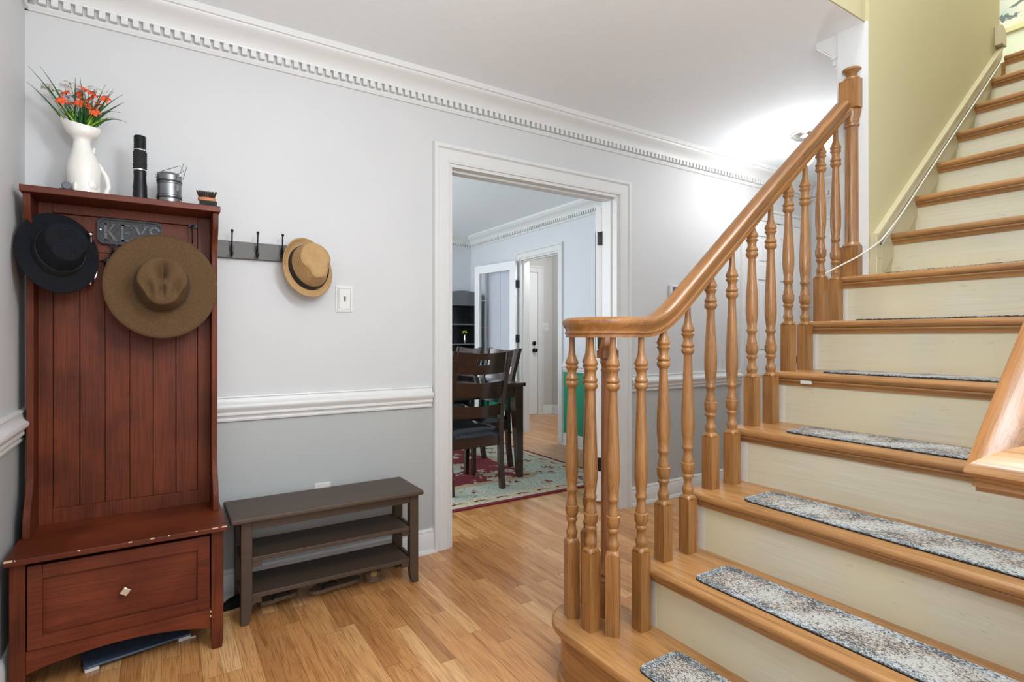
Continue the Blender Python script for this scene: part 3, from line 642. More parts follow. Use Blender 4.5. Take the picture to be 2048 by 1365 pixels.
# near railing, seen as one mitred handrail corner
r2 = thing('stair_railing', 'mitred oak handrail corner close to the camera at the right edge', 'railing', (1.2, .288, 0))
YR = .288; RQ = [(u, v*.72) for u, v in RP]
def zr(x): return .866+.848*(x-.985)
u0 = 1.0175; z0_ = .877
A = [(u0+u, YR-u, z0_+v+(u+.0325)*.55) for u, v in RQ]   # 45 degree mitre in plan
n = len(RQ); m = MB(); rings = [A]
for x in (1.09, 1.5, 2.0, 2.52):
    th_ = atan2(.848, 1); rings.append([(x-v*sin(th_), YR-u, zr(x)+v*cos(th_)) for u, v in RQ])
m.add(sum(rings, []), [(i*n+k, i*n+(k+1) % n, (i+1)*n+(k+1) % n, (i+1)*n+k) for i in range(len(rings)-1) for k in range(n)]+[tuple(range(4*n, 5*n))])
m.build('handrail', M['oak_s'], r2, angle=35)
m = MB(); Bq = [(u0+u, -.35, z0_+v+(u+.0325)*.55) for u, v in RQ]
m.add(A+Bq, [(i, (i+1) % n, n+(i+1) % n, n+i) for i in range(n)]+[tuple(range(n, 2*n))])
m.build('handrail_return', M['oak_y'], r2, angle=35)
for i in range(8):
    x = 1.362+.1172*i
    o = baluster(x, YR, RISE*(2+i//2), .193, .432 if i % 2 == 0 else .474, zr(x)+.012)
    o.parent = r2; o.location = V((x, YR, RISE*(2+i//2)))-V((1.2, .288, 0))

# stair mats: every tread carries one
words = ['lowest', 'second', 'third', 'fourth', 'fifth', 'sixth', 'seventh', 'eighth', 'ninth', 'tenth', 'eleventh', 'twelfth', 'thirteenth']
def stair_mat():
    rr = .03; L = .76; Wd = .165; pts = []
    for cx_, cy_, a0 in ((Wd-rr, -rr, 0), (rr, -rr, 90), (rr, -L+rr, 180), (Wd-rr, -L+rr, 270)):
        for i in range(7): a = R(a0+15*i); pts.append((cx_+rr*cos(a), cy_+rr*sin(a)))
    t = thing('stair_mat', None, 'mat'); MB().prism(pts, 'z', .0015, .006).build('mat_top', M['stairmat'], t, angle=0)
    q = [(p[0]*1.0+(p[0]-Wd/2)*.012, p[1]+(p[1]+L/2)*.003) for p in pts]
    MB().prism(q, 'z', 0.0002, .0035).build('rubber_backing', M['rubber'], t, angle=0); return t
proto = stair_mat()
for k in range(1, 14):
    o = proto if k == 1 else copy_tree(proto)
    yl = 1.083 if k < 8 else .99
    o.location = (X0+RUN*(k-1)-.030+(.048 if k > 1 else .052), yl, RISE*k)
    if k <= 6: o['label'] = 'grey distressed stair mat on the %s step' % words[k-1]
    else:
        o['label'] = 'grey stair mat on the %s step, its black edge showing' % words[k-1]
    o['group'] = 'mats on the stair treads'

# small white pad stuck under the nose of the fifth tread
tag(MB().box(1.988, 1.095, .9335, 2.004, 1.135, .9465).build('felt_pad', M['white'], None, bevel=.002), 'small white pad stuck beneath the nose of the fifth step', 'pad')
# cord
tag(MB().tube([(2.36, 1.246, 1.372), (2.44, 1.150, 1.44), (2.48, 1.112, 1.478), (2.54, 1.104, 1.512), (2.584, 1.104, 1.541), (2.75, 1.110, 1.655), (3.2, 1.113, 2.023), (3.7, 1.113, 2.43), (3.98, 1.113, 2.665)], .0032, 8).build('power_cord', M['cord'], None),
    'off-white cord running from the top newel up along the stair wall trim', 'cord')

# ---------------------------------------------------------------- hall tree
ht = thing('hall_tree', 'tall cherry stained hall tree bench with planked back and one wide drawer', 'hall tree', (-.1, 2.4, 0))
xa, xb = -.386, .187; zt = 1.586
side = [(2.572, .438), (2.39, .438), (2.388, .475), (2.392, .505), (2.41, .54), (2.435, .575), (2.450, .62), (2.455, .68), (2.455, 1.42), (2.452, 1.45), (2.440, 1.475), (2.420, 1.50), (2.405, 1.525), (2.400, 1.55), (2.398, zt), (2.572, zt)]
for x in (xa, xb-.020): MB().prism(side, 'x', x, x+.020).build('side_panel', M['cherry'], ht, angle=30, bevel=.002)
bp = MB().box(xa+.02, 2.550, .438, xb-.02, 2.568, zt)     # ground
bp.box(xa+.02, 2.532, .438, -.326, 2.552, zt).box(.124, 2.532, .438, xb-.02, 2.552, zt)
bp.box(-.326, 2.534, 1.552, .124, 2.552, zt).box(-.326, 2.534, 1.388, .124, 2.552, 1.418).box(-.326, 2.534, .438, .124, 2.552, .492)
for i in range(6):
    w_ = .45/6; bp.box(-.326+i*w_+.0012, 2.543, .492, -.326+(i+1)*w_-.0012, 2.5505, 1.388)
bp.box(-.325, 2.542, 1.42, .123, 2.5505, 1.550)
bp.build('back_panel', M['cherry'], ht, angle=0, bevel=.0012)
MB().box(-.392, 2.378, zt, .192, 2.575, 1.608).build('top_shelf', M['cherry_x'], ht, angle=0, bevel=.002)
MB().box(-.396, 2.18, .420, .199, 2.575, .438).build('seat', M['cherry_x'], ht, angle=0, bevel=.003)
for x0_, x1_ in ((xa, -.349), (.149, xb)):
    MB().prism([(x0_, .42), (x0_, .03), (x0_+.004, 0), (x1_-.004, 0), (x1_, .03), (x1_, .42)], 'y', 2.205, 2.245).build('leg', M['cherry'], ht, angle=0, bevel=.002)
    MB().box(x0_, 2.535, 0, x1_, 2.572, .42).build('leg', M['cherry'], ht, angle=0, bevel=.002)
for x in (xa+.006, xb-.022): MB().box(x, 2.245, .09, x+.016, 2.535, .42).build('side_board', M['cherry'], ht, angle=0)
MB().box(-.36, 2.545, .09, .16, 2.555, .42).build('rear_board', M['cherry'], ht, angle=0)
ap = [(-.349, .144), (-.349, .072)]+[(-.349+.498*i/16, .072+.034*sin(pi*i/16)**.8) for i in range(1, 16)]+[(.149, .072), (.149, .144)]
MB().prism(ap, 'y', 2.212, 2.230).build('apron', M['cherry_x'], ht, angle=0, bevel=.0015)
dr = MB().box(-.345, 2.218, .147, .1445, 2.228, .404)
for b_ in ((-.345, .147, -.309, .404), (.108, .147, .1445, .404), (-.309, .147, .108, .186), (-.309, .362, .108, .404)): dr.box(b_[0], 2.206, b_[1], b_[2], 2.220, b_[3])
dro = dr.build('drawer', M['cherry_x'], ht, angle=0, bevel=.0015)
kn = MB().lathe([(.007, 0), (.006, .012), (.008, .016)], (0,0,0), 12).prism([(-.0165, 0), (0, -.0165), (.0165, 0), (0, .0165)], 'z', .015, .023)
kn.xf(Matrix.Translation((-.099, 2.218, .272)) @ Matrix.Rotation(R(-8), 4, 'Y') @ Matrix.Rotation(pi/2, 4, 'X'))
kn.build('drawer_knob', M['chrome'], dro, bevel=.002)
MB().box(-.340, 2.228, .155, .14, 2.52, .165).build('drawer_bottom', M['cherry_x'], dro, angle=0)
# worn chips on the seat edge
chm = MB()
for x, l, d in ((-.394, .020, .010), (-.37, .003, .004), (-.22, .006, .003), (-.09, .010, .003), (-.03, .012, .003), (.02, .005, .002), (.10, .006, .002), (.15, .018, .002), (.18, .017, .004)):
    B(x, 2.1793, .4345, x+l, 2.1793+d, .4384).build('worn_edge', M['chip'], ht, angle=0)['label'] = 'pale chip of bare wood'
for z in (.118, .134): B(.1452, 2.2035, z, .1492, 2.206, z+.006).build('worn_edge', M['chip'], ht, angle=0)['label'] = 'pale chip of bare wood'
def coat_hook(parent, p, mat, s=1.0, name='coat_hook', up=True, rz=0):
    """backplate, tall upper prong with ball and short lower prong; projects towards -y"""
    m = MB(); m.lathe([(.001, -.0015), (1, -.001), (1, .001), (.001, .0025)], (0,0,0), 16, .0085, .021)
    m.xf(Matrix.Rotation(pi/2, 4, 'X'))
    m.tube([(0, -.003, -.004), (0, -.018, .006), (0, -.030, .030), (0, -.033, .055), (0, -.038, .070)], [.0045, .0035, .0028, .0028, .0034], 8)
    m.ball((0, -.038, .072), .0060, seg=12, rings=8)
    m.tube([(0, -.003, -.008), (0, -.010, -.026), (0, -.022, -.036), (0, -.034, -.032), (0, -.038, -.022)], [.0045, .0035, .0030, .0030, .0036], 8)
    m.ball((0, -.038, -.020), .0058, seg=12, rings=8)
    m.xf(Matrix.Translation(p) @ Matrix.Rotation(rz, 4, 'Z') @ Matrix.Scale(s, 4)); return m.build(name, mat, parent)
coat_hook(ht, (-.213, 2.534, 1.352), M['chrome'], 1.7)['label'] = 'silver double coat hook'
coat_hook(ht, (.04, 2.534, 1.35), M['chrome'], 1.25)['label'] = 'silver double coat hook'
hb = MB().tube([(.112, 2.532, 1.549), (.104, 2.515, 1.549), (.100, 2.505, 1.545), (.104, 2.503, 1.52), (.104, 2.500, 1.485), (.104, 2.485, 1.475)], .0030, 8).box(.092, 2.528, 1.543, .122, 2.534, 1.556)
hb.build('wire_hook', M['black'], ht)

# KEYS plaque
kp = thing('keys_plaque', 'cast iron KEYS plaque screwed to the hall tree back, partly behind the brown hat', 'sign', (-.1, 2.53, 1.46))
PX0, PX1, PZ0, PZ1 = -.198, .004, 1.452, 1.548
c_ = .014
oct_ = lambda e: [(PX0+e+c_, PZ0+e), (PX1-e-c_, PZ0+e), (PX1-e, PZ0+e+c_), (PX1-e, PZ1-e-c_), (PX1-e-c_, PZ1-e), (PX0+e+c_, PZ1-e), (PX0+e, PZ1-e-c_), (PX0+e, PZ0+e+c_)]
pm = MB().prism(oct_(0), 'y', 2.528, 2.5345)
o_, i_ = oct_(0), oct_(.006)
pm.add([(p[0], 2.522, p[1]) for p in o_]+[(p[0], 2.522, p[1]) for p in i_]+[(p[0], 2.529, p[1]) for p in o_]+[(p[0], 2.529, p[1]) for p in i_],
    sum([[(i, (i+1) % 8, 8+(i+1) % 8, 8+i), (i, (i+1) % 8, 16+(i+1) % 8, 16+i), (8+i, 8+(i+1) % 8, 24+(i+1) % 8, 24+i)] for i in range(8)], []))
pm.build('plate', M['iron'], kp, angle=20)
# raised slab-serif letters as outlines of strokes
def stroke(m, a, b, w_):
    a = V(a); b = V(b); d = (b-a).normalized(); n_ = V((-d.y, d.x))*w_/2
    m.prism([tuple(a+n_), tuple(a-n_), tuple(b-n_), tuple(b+n_)], 'y', 2.5235, 2.529)
def letters():
    m = MB(); H = .062; z0 = 1.466; S = .009; s = .006
    def ser(x, z, l=.017): stroke(m, (x-l/2, z), (x+l/2, z), .0042)
    x = -.182     # K
    stroke(m, (x+.009, z0), (x+.009, z0+H), S); ser(x+.009, z0+.002); ser(x+.009, z0+H-.002)
    stroke(m, (x+.012, z0+H*.42), (x+.034, z0+H-.003), .0055); ser(x+.034, z0+H-.002, .014)
    stroke(m, (x+.018, z0+H*.52), (x+.037, z0+.003), .0085); ser(x+.037, z0+.002, .015)
    x = -.132     # E
    stroke(m, (x+.009, z0), (x+.009, z0+H), S); ser(x+.008, z0+.002); ser(x+.008, z0+H-.002)
    for zz in (z0+.0025, z0+H-.0025): stroke(m, (x+.009, zz), (x+.038, zz), .005)
    stroke(m, (x+.037, z0), (x+.037, z0+.014), .004); stroke(m, (x+.037, z0+H), (x+.037, z0+H-.013), .004)
    stroke(m, (x+.012, z0+H/2), (x+.028, z0+H/2), .005); stroke(m, (x+.028, z0+H/2-.007), (x+.028, z0+H/2+.007), .004)
    x = -.088     # Y
    stroke(m, (x+.022, z0), (x+.022, z0+H*.45), S); ser(x+.022, z0+.002)
    stroke(m, (x+.021, z0+H*.42), (x+.006, z0+H-.003), .0085); ser(x+.006, z0+H-.002, .015)
    stroke(m, (x+.023, z0+H*.42), (x+.038, z0+H-.003), .005); ser(x+.038, z0+H-.002, .013)
    x = -.040     # S
    P_ = [(x+.034, z0+H-.014), (x+.029, z0+H-.004), (x+.018, z0+H-.001), (x+.007, z0+H-.007), (x+.004, z0+H-.017), (x+.010, z0+H-.027), (x+.020, z0+H/2), (x+.031, z0+.027), (x+.034, z0+.016), (x+.029, z0+.005), (x+.017, z0+.001), (x+.008, z0+.005), (x+.003, z0+.015)]
    for a, b in zip(P_, P_[1:]): stroke(m, a, b, .0075)
    return m
letters().build('lettering', M['iron_hi'], kp, angle=0)
sg = MB()
for x, z in ((-.189, 1.505), ): sg.lathe([(.0035, 0), (.003, .002), (.001, .0025)], (0,0,0), 10).xf(Matrix.Translation((x, 2.528, z)) @ Matrix.Rotation(pi/2, 4, 'X'))
sg.build('screw', M['chrome'], kp)
for x in (-.150, -.044): hk = MB(); hk.tube([(x-.012, 2.526, 1.452), (x-.004, 2.524, 1.440), (x, 2.520, 1.428), (x, 2.508, 1.420), (x, 2.500, 1.428)], .0032, 8).tube([(x+.012, 2.526, 1.452), (x+.004, 2.524, 1.440), (x, 2.520, 1.432)], .0032, 8); hk.build('key_hook', M['iron'], kp)
kf = thing('key_fob', 'black key clip and fob hanging from the KEYS plaque', 'key fob', (-.15, 2.5, 1.40))
MB().tube([(-.150, 2.505, 1.432), (-.163, 2.505, 1.405), (-.163, 2.505, 1.398), (-.137, 2.505, 1.398), (-.139, 2.505, 1.405), (-.150, 2.505, 1.432)], .0028, 6).build('clip', M['black'], kf)
MB().box(-.172, 2.493, 1.372, -.118, 2.512, 1.397).lathe([(.008, 0), (.008, .01)], (-.176, 2.503, 1.380), 12).build('fob_body', M['black'], kf, bevel=.003)

# ---------------------------------------------------------------- hats
def hat(name, label, center, zdir, updir, brim, crown_, h, taper, dents, brimcurl, mat, band=None, bandh=.02, flat=.55, pinch=None, brimz=None):
    """local x right, y up on the wall, z out of the wall; brim/crown_ are (rx, ry)"""
    t = thing(name, label, 'hat'); m = MB(); seg = 64
    rows = []
    for i in range(8):                       # brim, outside in
        f = 1-i/7; rows.append(('b', f))
    for i in range(1, 9): rows.append(('s', i/8))
    for i in range(1, 14): rows.append(('t', i/13))
    vs = []
    def pt(kind, f, a):
        ca, sa = cos(a), sin(a)
        if kind == 'b':
            rx = crown_[0]+(brim[0]-crown_[0])*f; ry = crown_[1]+(brim[1]-crown_[1])*f
            z = .004*(1-f)+brimcurl(a)*f*f
            return V((rx*ca, ry*sa, z))
        if kind == 's':
            k = 1-taper*f**1.3; x, y, z = crown_[0]*ca*k, crown_[1]*sa*k, .004+h*(1-(1-flat*.3))*0+h*f*.86
        else:
            k = (1-taper)*cos(f*pi/2)**.62 if f < 1 else 0; x, y, z = crown_[0]*ca*k, crown_[1]*sa*k, .004+h*(.86+.14*sin(f*pi/2))
        hh = max(0, z/h)
        for dx, dy, sx, sy, dep in dents:
            g = exp(-((x-dx)/sx)**2-((y-dy)/sy)**2)*hh**1.5; z -= dep*g
        if pinch:
            for px, py, s_, dd in pinch:
                g = exp(-((x-px)**2+(y-py)**2)/s_**2)*hh**1.2; L = sqrt(px*px+py*py); x -= px/L*dd*g; y -= py/L*dd*g
        return V((x, y, z))
    for kind, f in rows:
        for k in range(seg): vs.append(pt(kind, f, 2*pi*k/seg))
    nr = len(rows); fs = []
    for i in range(nr-1):
        for k in range(seg): a = i*seg+k; b = i*seg+(k+1) % seg; fs.append((a, b, b+seg, a+seg))
    m.add(vs, fs)
    z_ = V(zdir).normalized(); y_ = V(updir); y_ = (y_-z_*y_.dot(z_)).normalized(); x_ = y_.cross(z_)
    Mx = Matrix((( x_.x, y_.x, z_.x, center[0]), (x_.y, y_.y, z_.y, center[1]), (x_.z, y_.z, z_.z, center[2]), (0,0,0,1)))
    t.matrix_world = Mx
    m.build('felt_body' if mat != 'straw' else 'straw_body', M[mat], t, angle=0, solid=.0025)
    for p in t.children[0].data.polygons: p.use_smooth = True
    if band:
        bm_ = MB(); rws = []
        for j, f in enumerate((0.0, .5, 1.0)):
            zz = .006+bandh*f; k = 1-taper*(zz/(h*.86))**1.3+.010+.006*(0 if j == 1 else -1)*0
            rws.append([V((crown_[0]*k*cos(2*pi*i/seg)*1.015, crown_[1]*k*sin(2*pi*i/seg)*1.015, zz)) for i in range(seg)])
        bm_.add(sum(rws, []), [(j*seg+i, j*seg+(i+1) % seg, (j+1)*seg+(i+1) % seg, (j+1)*seg+i) for j in range(2) for i in range(seg)])
        bm_.build('hat_band', M[band], t, angle=0, solid=.0022)
    return t
hat('wide_brim_hat', 'large brown wide-brimmed felt hat hanging over the right side of the hall tree', (.004, 2.432, 1.297), (0, -1, .10), (0, 0, 1), (.181, .196), (.088, .098), .120, .13,
    [(.0, .045, .026, .040, .030), (0, -.005, .011, .050, .034), (-.046, -.030, .018, .036, .024), (.046, -.030, .018, .036, .024)], lambda a: .004+.006*cos(2*a), 'brownfelt', 'leatherband', .008,
    pinch=[(-.068, -.050, .034, .014), (.068, -.050, .034, .014)])
t_ = [o for o in C.objects if o.name == 'wide_brim_hat'][0]
sdm = MB().box(-.0022, -.0045, -.0016, .0022, .0045, .0016); first = None
for i in range(26):
    a = 2*pi*i/26
    if not first: o = first = sdm.build('band_stud', M['chrome' if False else 'leatherband'], t_, angle=0, bevel=.0008)
    else: o = first.copy(); C.objects.link(o)
    o.location = (.0905*cos(a), .1005*sin(a), .011); o.rotation_euler = (0, 0, a)
hat('black_fedora', 'black felt fedora hanging on the left side of the hall tree', (-.300, 2.428, 1.392), (.42, -1, .42), (.06, 0, 1), (.116, .148), (.070, .086), .105, .15,
    [(.0, .03, .030, .05, .026), (-.034, -.040, .020, .03, .016), (.036, -.02, .020, .035, .018)], lambda a: .004+.020*max(0, sin(a))+.006*cos(2*a), 'blackfelt', 'darkband', .030,
    pinch=[(-.06, -.05, .035, .012), (.06, -.05, .035, .012)])
hat('straw_trilby', 'tan woven straw trilby with black band on the wall coat rack', (.548, 2.540, 1.412), (.14, -1, .24), (-.16, 0, 1), (.110, .134), (.083, .100), .112, .20,
    [(.006, .030, .030, .042, .014), (.0, -.085, .016, .026, -.012)], lambda a: -.006+.034*max(0, sin(a-.5))**1.5+.008*max(0, -sin(a)), 'straw', 'darkband', .030,
    pinch=[(-.062, -.045, .032, .020), (.066, -.045, .032, .020)])

# ---------------------------------------------------------------- on the top shelf
SZ = 1.608
vs_ = thing('cat_pitcher_vase', 'white glazed cat-shaped pitcher vase holding the flowers on the hall tree', 'vase', (-.232, 2.46, SZ))
pv = [(.040, 0), (.047, .002), (.048, .012), (.047, .035), (.0485, .06), (.0500, .085), (.047, .110), (.040, .135), (.031, .158), (.0255, .178), (.0245, .192), (.030, .203), (.041, .210), (.047, .222), (.050, .236), (.049, .246)]
vm = MB(); seg = 40; vv = []
for r, z in pv+[(p[0]-.004, p[1]) for p in pv[::-1][:6]]:
    for k in range(seg):
        a = 2*pi*k/seg; rr = r; zz = z; x = rr*cos(a); y = rr*sin(a)
        if z > .20:
            g = (z-.20)/.046; ear = exp(-((a-pi)/.38)**2); e2 = exp(-((min(a, 2*pi-a))/.45)**2)
            x *= 1+.35*g*ear+.06*g*e2; y *= 1-.12*g; zz += g*(.018*ear+.002*e2-.007*cos(a)+.004*cos(2*a))
        sx = -.003*sin(z/.2*pi)
        vv.append((-.236+x+sx+(.008 if z < .13 else .008*max(0, 1-(z-.13)/.05)), 2.46+y, SZ+zz))
nr = len(vv)//seg; ff = [(i*seg+k, i*seg+(k+1) % seg, (i+1)*seg+(k+1) % seg, (i+1)*seg+k) for i in range(nr-1) for k in range(seg)]+[tuple(range(seg))]
vm.add(vv, ff)
vm.ball((-.213, 2.432, SZ+.034), .024, .018, .028, 18, 12).ball((-.250, 2.418, SZ+.018), .008, .012, .020, 14, 10)
vm.build('pitcher_body', M['ceramic'], vs_, angle=60)
MB().tube([(-.196, 2.462, SZ+.004), (-.183, 2.462, SZ+.006), (-.167, 2.462, SZ+.016), (-.160, 2.462, SZ+.040), (-.166, 2.462, SZ+.075), (-.182, 2.462, SZ+.105), (-.198, 2.462, SZ+.130), (-.206, 2.462, SZ+.150), (-.203, 2.462, SZ+.166)],
    [.006, .008, .009, .009, .0085, .0075, .006, .005, .0045], 14).ball((-.202, 2.462, SZ+.170), .0055, seg=12, rings=8).build('tail_handle', M['ceramic'], vs_, angle=60)
fb = thing('flower_bouquet', 'artificial bouquet of orange and white flowers with long green blades in the cat pitcher', 'flowers', (-.235, 2.46, SZ+.2))
base = V((-.236, 2.46, SZ+.20))
def blade(m, tip, wd=.006, droop=.02, start=None, seg=9):
    tip = V(tip); s_ = V(start) if start else base+V((random.uniform(-.022, .022), random.uniform(-.015, .015), 0)); mid = (s_+tip)/2+V((0, 0, .02+droop)) if True else None
    d = (tip-s_); side = V((d.z, 0, -d.x)).normalized(); vs = []
    for i in range(seg+1):
        t = i/seg; p = s_*(1-t)**2+mid*2*t*(1-t)+tip*t*t; wv = wd*(sin(pi*min(1, t*.9+.12)))*(1-t*.75)+.0004
        vs += [p+side*wv/2+V((0, .001, 0)), p+V((0, -.0012, 0)), p-side*wv/2+V((0, .001, 0))]
    fs = []
    for i in range(seg): fs += [(3*i, 3*i+1, 3*i+4, 3*i+3), (3*i+1, 3*i+2, 3*i+5, 3*i+4)]
    m.add(vs, fs)
tips = [(-.382, 2.45, 1.965), (-.374, 2.45, 2.01), (-.343, 2.45, 2.017), (-.253, 2.45, 2.014), (-.24, 2.45, 2.017), (-.166, 2.45, 2.005), (-.144, 2.45, 1.998), (-.143, 2.45, 1.989), (-.115, 2.45, 1.979), (-.115, 2.45, 1.972), (-.124, 2.45, 1.956), (-.121, 2.45, 1.908), (-.106, 2.45, 1.895), (-.159, 2.45, 2.0)]
lm = MB(); lm2 = MB()
for i, tp in enumerate(tips): blade(lm, (tp[0], tp[1]+random.uniform(-.05, .04), tp[2]), .0075, .012 if i not in (11, 12) else .05)
for i in range(46):
    a = random.uniform(-1, 1); rr = random.uniform(.06, .12)
    blade(lm if i % 3 else lm2, (-.232+a*rr*.9, 2.455+random.uniform(-.05, .04), SZ+.235+rr*(1.05-.5*abs(a))), random.uniform(.007, .012), .004)
def leafbuild(m, n_, mt):
    o = m.build(n_, mt, fb, angle=60, solid=.0005); return o
leafbuild(lm, 'leaf_blades', M['leaf']); leafbuild(lm2, 'lime_leaf_blades', M['leaf2'])
fl = [('orange', p, 1.0) for p in [(-.278, 1.953), (-.243, 1.961), (-.225, 1.965), (-.207, 1.954), (-.167, 1.954), (-.286, 1.913), (-.258, 1.922), (-.240, 1.925), (-.222, 1.926), (-.201, 1.911), (-.194, 1.888), (-.19, 1.933), (-.237, 1.945), (-.205, 1.970)]]
fl += [('whitep', p, 1.0) for p in [(-.335, 1.968), (-.327, 1.966), (-.286, 1.985), (-.268, 1.99), (-.247, 1.988), (-.238, 1.985), (-.218, 1.985), (-.203, 1.997), (-.181, 1.979), (-.305, 1.953), (-.20, 1.984)]]
fl += [('lilac', p, .9) for p in [(-.284, 1.927), (-.258, 1.951), (-.275, 1.940)]]
stm = MB()
for mt, (x, z), s_ in fl:
    y = 2.44+random.uniform(-.035, .025) if mt == 'orange' else 2.462+random.uniform(-.03, .03)
    m = MB(); np_ = 5; up = V((random.uniform(-.5, .5), random.uniform(-1, -.2), random.uniform(.3, 1.2))).normalized()
    q = up.to_track_quat('Z', 'Y').to_matrix().to_4x4()
    for k in range(np_):
        a = 2*pi*k/np_+random.uniform(-.2, .2); n0 = len(m.v); vs = []; L = .0200*s_; wd = .0078*s_
        for i in range(6):
            t = i/5; wv = wd*sin(pi*min(1, t*.82+.14)); zz = .006*sin(t*2.6)+(-.002 if i == 5 else 0)
            vs += [(t*L, -wv, zz+.0015), (t*L, 0, zz), (t*L, wv, zz+.0015)]
        m.add(vs, sum([[(3*i, 3*i+1, 3*i+4, 3*i+3), (3*i+1, 3*i+2, 3*i+5, 3*i+4)] for i in range(5)], []))
        m.xf(Matrix.Rotation(a, 4, 'Z'), n0)
    m.ball((0, 0, .002), .0028, seg=8, rings=5)
    m.xf(Matrix.Translation((x, y, z)) @ q)
    o = m.build('blossom', M[mt], fb, angle=60, solid=.0005)
    o['label'] = {'orange': 'orange blossom', 'whitep': 'white blossom', 'lilac': 'pale lilac blossom'}[mt]
    b_ = base+V((random.uniform(-.015, .015), random.uniform(-.01, .01), 0)); tgt = V((x, y, z)); md = (b_+tgt)/2+V((0, 0, .012))
    stm.tube([b_*(1-t)**2+md*2*t*(1-t)+tgt*t*t for t in [i/6 for i in range(7)]], .0009, 5)
stm.build('stems', M['leaf'], fb)
# flashlight standing on its head
ft = thing('flashlight', 'tall black flashlight standing upright on the hall tree', 'flashlight', (-.066, 2.45, SZ))
MB().lathe([(.0225, 0), (.0232, .004), (.0232, .028), (.0225, .034), (.0225, .055), (.0205, .070), (.0195, .095), (.0200, .098), (.0205, .104), (.0200, .112), (.0195, .114)], (-.066, 2.45, SZ), 32).build('head', M['black'], ft)
g_ = MB().lathe([(.0188, .114), (.0198, .118), (.0198, .184), (.0188, .188)], (-.066, 2.45, SZ), 32)
for i in range(12):
    for j in range(8):
        a = 2*pi*(i+.5*(j % 2))/12; g_.ball((-.066+.0198*cos(a), 2.45+.0198*sin(a), SZ+.122+j*.008), .003, .003, .0034, 6, 4)
g_.build('knurled_grip', M['rubber'], ft)
tl = [(.0192, .188), (.0196, .192)]
for i in range(6): z = .195+i*.007; tl += [(.0198, z), (.0186, z+.002), (.0186, z+.004), (.0198, z+.005)]
MB().lathe(tl+[(.0196, .238), (.017, .241), (.0155, .2405), (.0155, .237)], (-.066, 2.45, SZ), 32).build('tail_cap', M['black'], ft)
for q_ in ([(.0200, .1865), (.0204, .1885), (.0200, .190)], [(.0202, .113), (.0206, .115), (.0202, .117)]): MB().lathe(q_, (-.066, 2.45, SZ), 32).build('metal_ring', M['chrome'], ft)
# lantern
ln = thing('camping_lantern', 'squat grey collapsible camping lantern with wire handles on the hall tree', 'lantern', (.026, 2.45, SZ))
lp = [(.034, 0), (.041, .002), (.0415, .018), (.0395, .020), (.0395, .024), (.0415, .026), (.0415, .030), (.040, .032), (.040, .074), (.0415, .076), (.0415, .080), (.0395, .082), (.0395, .086), (.0415, .088), (.0415, .106), (.038, .112), (.031, .117), (.012, .120), (.001, .120)]
MB().lathe(lp, (.026, 2.45, SZ), 40).build('lantern_body', M['steel'], ln, angle=30)
for z in (.022, .084, .031): dk = MB(); dk.lathe([(.0400, z-.0012), (.0418, z-.0008), (.0418, z+.0008), (.0400, z+.0012)], (.026, 2.45, SZ), 40); dk.build('seal_ring', M['rubber'], ln)
MB().tube([(-.014, 2.445, SZ+.100), (-.014, 2.440, SZ+.112), (.058, 2.41, SZ+.142), (.072, 2.42, SZ+.126), (.050, 2.43, SZ+.114)], .0011, 6).build('wire_handle', M['steel'], ln)
MB().tube([(.058, 2.44, SZ+.110), (.073, 2.45, SZ+.165), (.083, 2.45, SZ+.152), (.070, 2.462, SZ+.104)], .0011, 6).build('wire_handle', M['steel'], ln)
MB().box(.056, 2.408, SZ+.100, .066, 2.414, SZ+.112).build('handle_bracket', M['steel'], ln, bevel=.001); MB().box(-.018, 2.44, SZ+.096, -.012, 2.448, SZ+.106).build('handle_bracket', M['steel'], ln, bevel=.001)
# small black case and shoe brush
tag(MB().box(.124, 2.40, SZ, .182, 2.438, SZ+.021).build('small_black_box', M['rubber'], None, bevel=.0015), 'small black box under the shoe brush, right end of the hall tree shelf', 'box')
sb = thing('shoe_brush', 'wooden shoe brush with dark bristles lying on the small black box', 'brush', (.15, 2.42, SZ+.021))
MB().prism([(.118+.031*(1-cos(pi*i/12)), 2.419-.016*sin(pi*i/12)) for i in range(13)]+[(.180-.031*(1-cos(pi*i/12)), 2.419+.016*sin(pi*i/12)) for i in range(1, 12)], 'z', SZ+.0215, SZ+.036).build('brush_block', M['brush_wood'], sb, bevel=.003)
bt_ = MB()
for i in range(260):
    x = .122+.053*random.random(); y = 2.419+random.uniform(-.011, .011); lean = (x-.148)*.35; bt_.tube([(x, y, SZ+.036), (x+lean, y+random.uniform(-.003, .003), SZ+.036+.026*random.uniform(.85, 1))], [.0007, .0004], 3)
bt_.build('bristles', M['bristle'], sb, angle=0)['kind'] = 'stuff'
gd = thing('round_gadget', 'small round dark grey gadget at the front of the hall tree shelf beside the pitcher', 'gadget', (-.275, 2.41, SZ))
m = MB().lathe([(.013, 0), (.0145, .002), (.0145, .010), (.012, .013), (.001, .0135)], (0,0,0), 24); m.xf(Matrix.Translation((-.272, 2.408, SZ+.0148)) @ Matrix.Rotation(R(80), 4, 'X')); m.build('gadget_face', M['hutch_arch'], gd)
MB().box(-.292, 2.402, SZ, -.254, 2.424, SZ+.007).build('gadget_strap', M['rubber'], gd, bevel=.002)

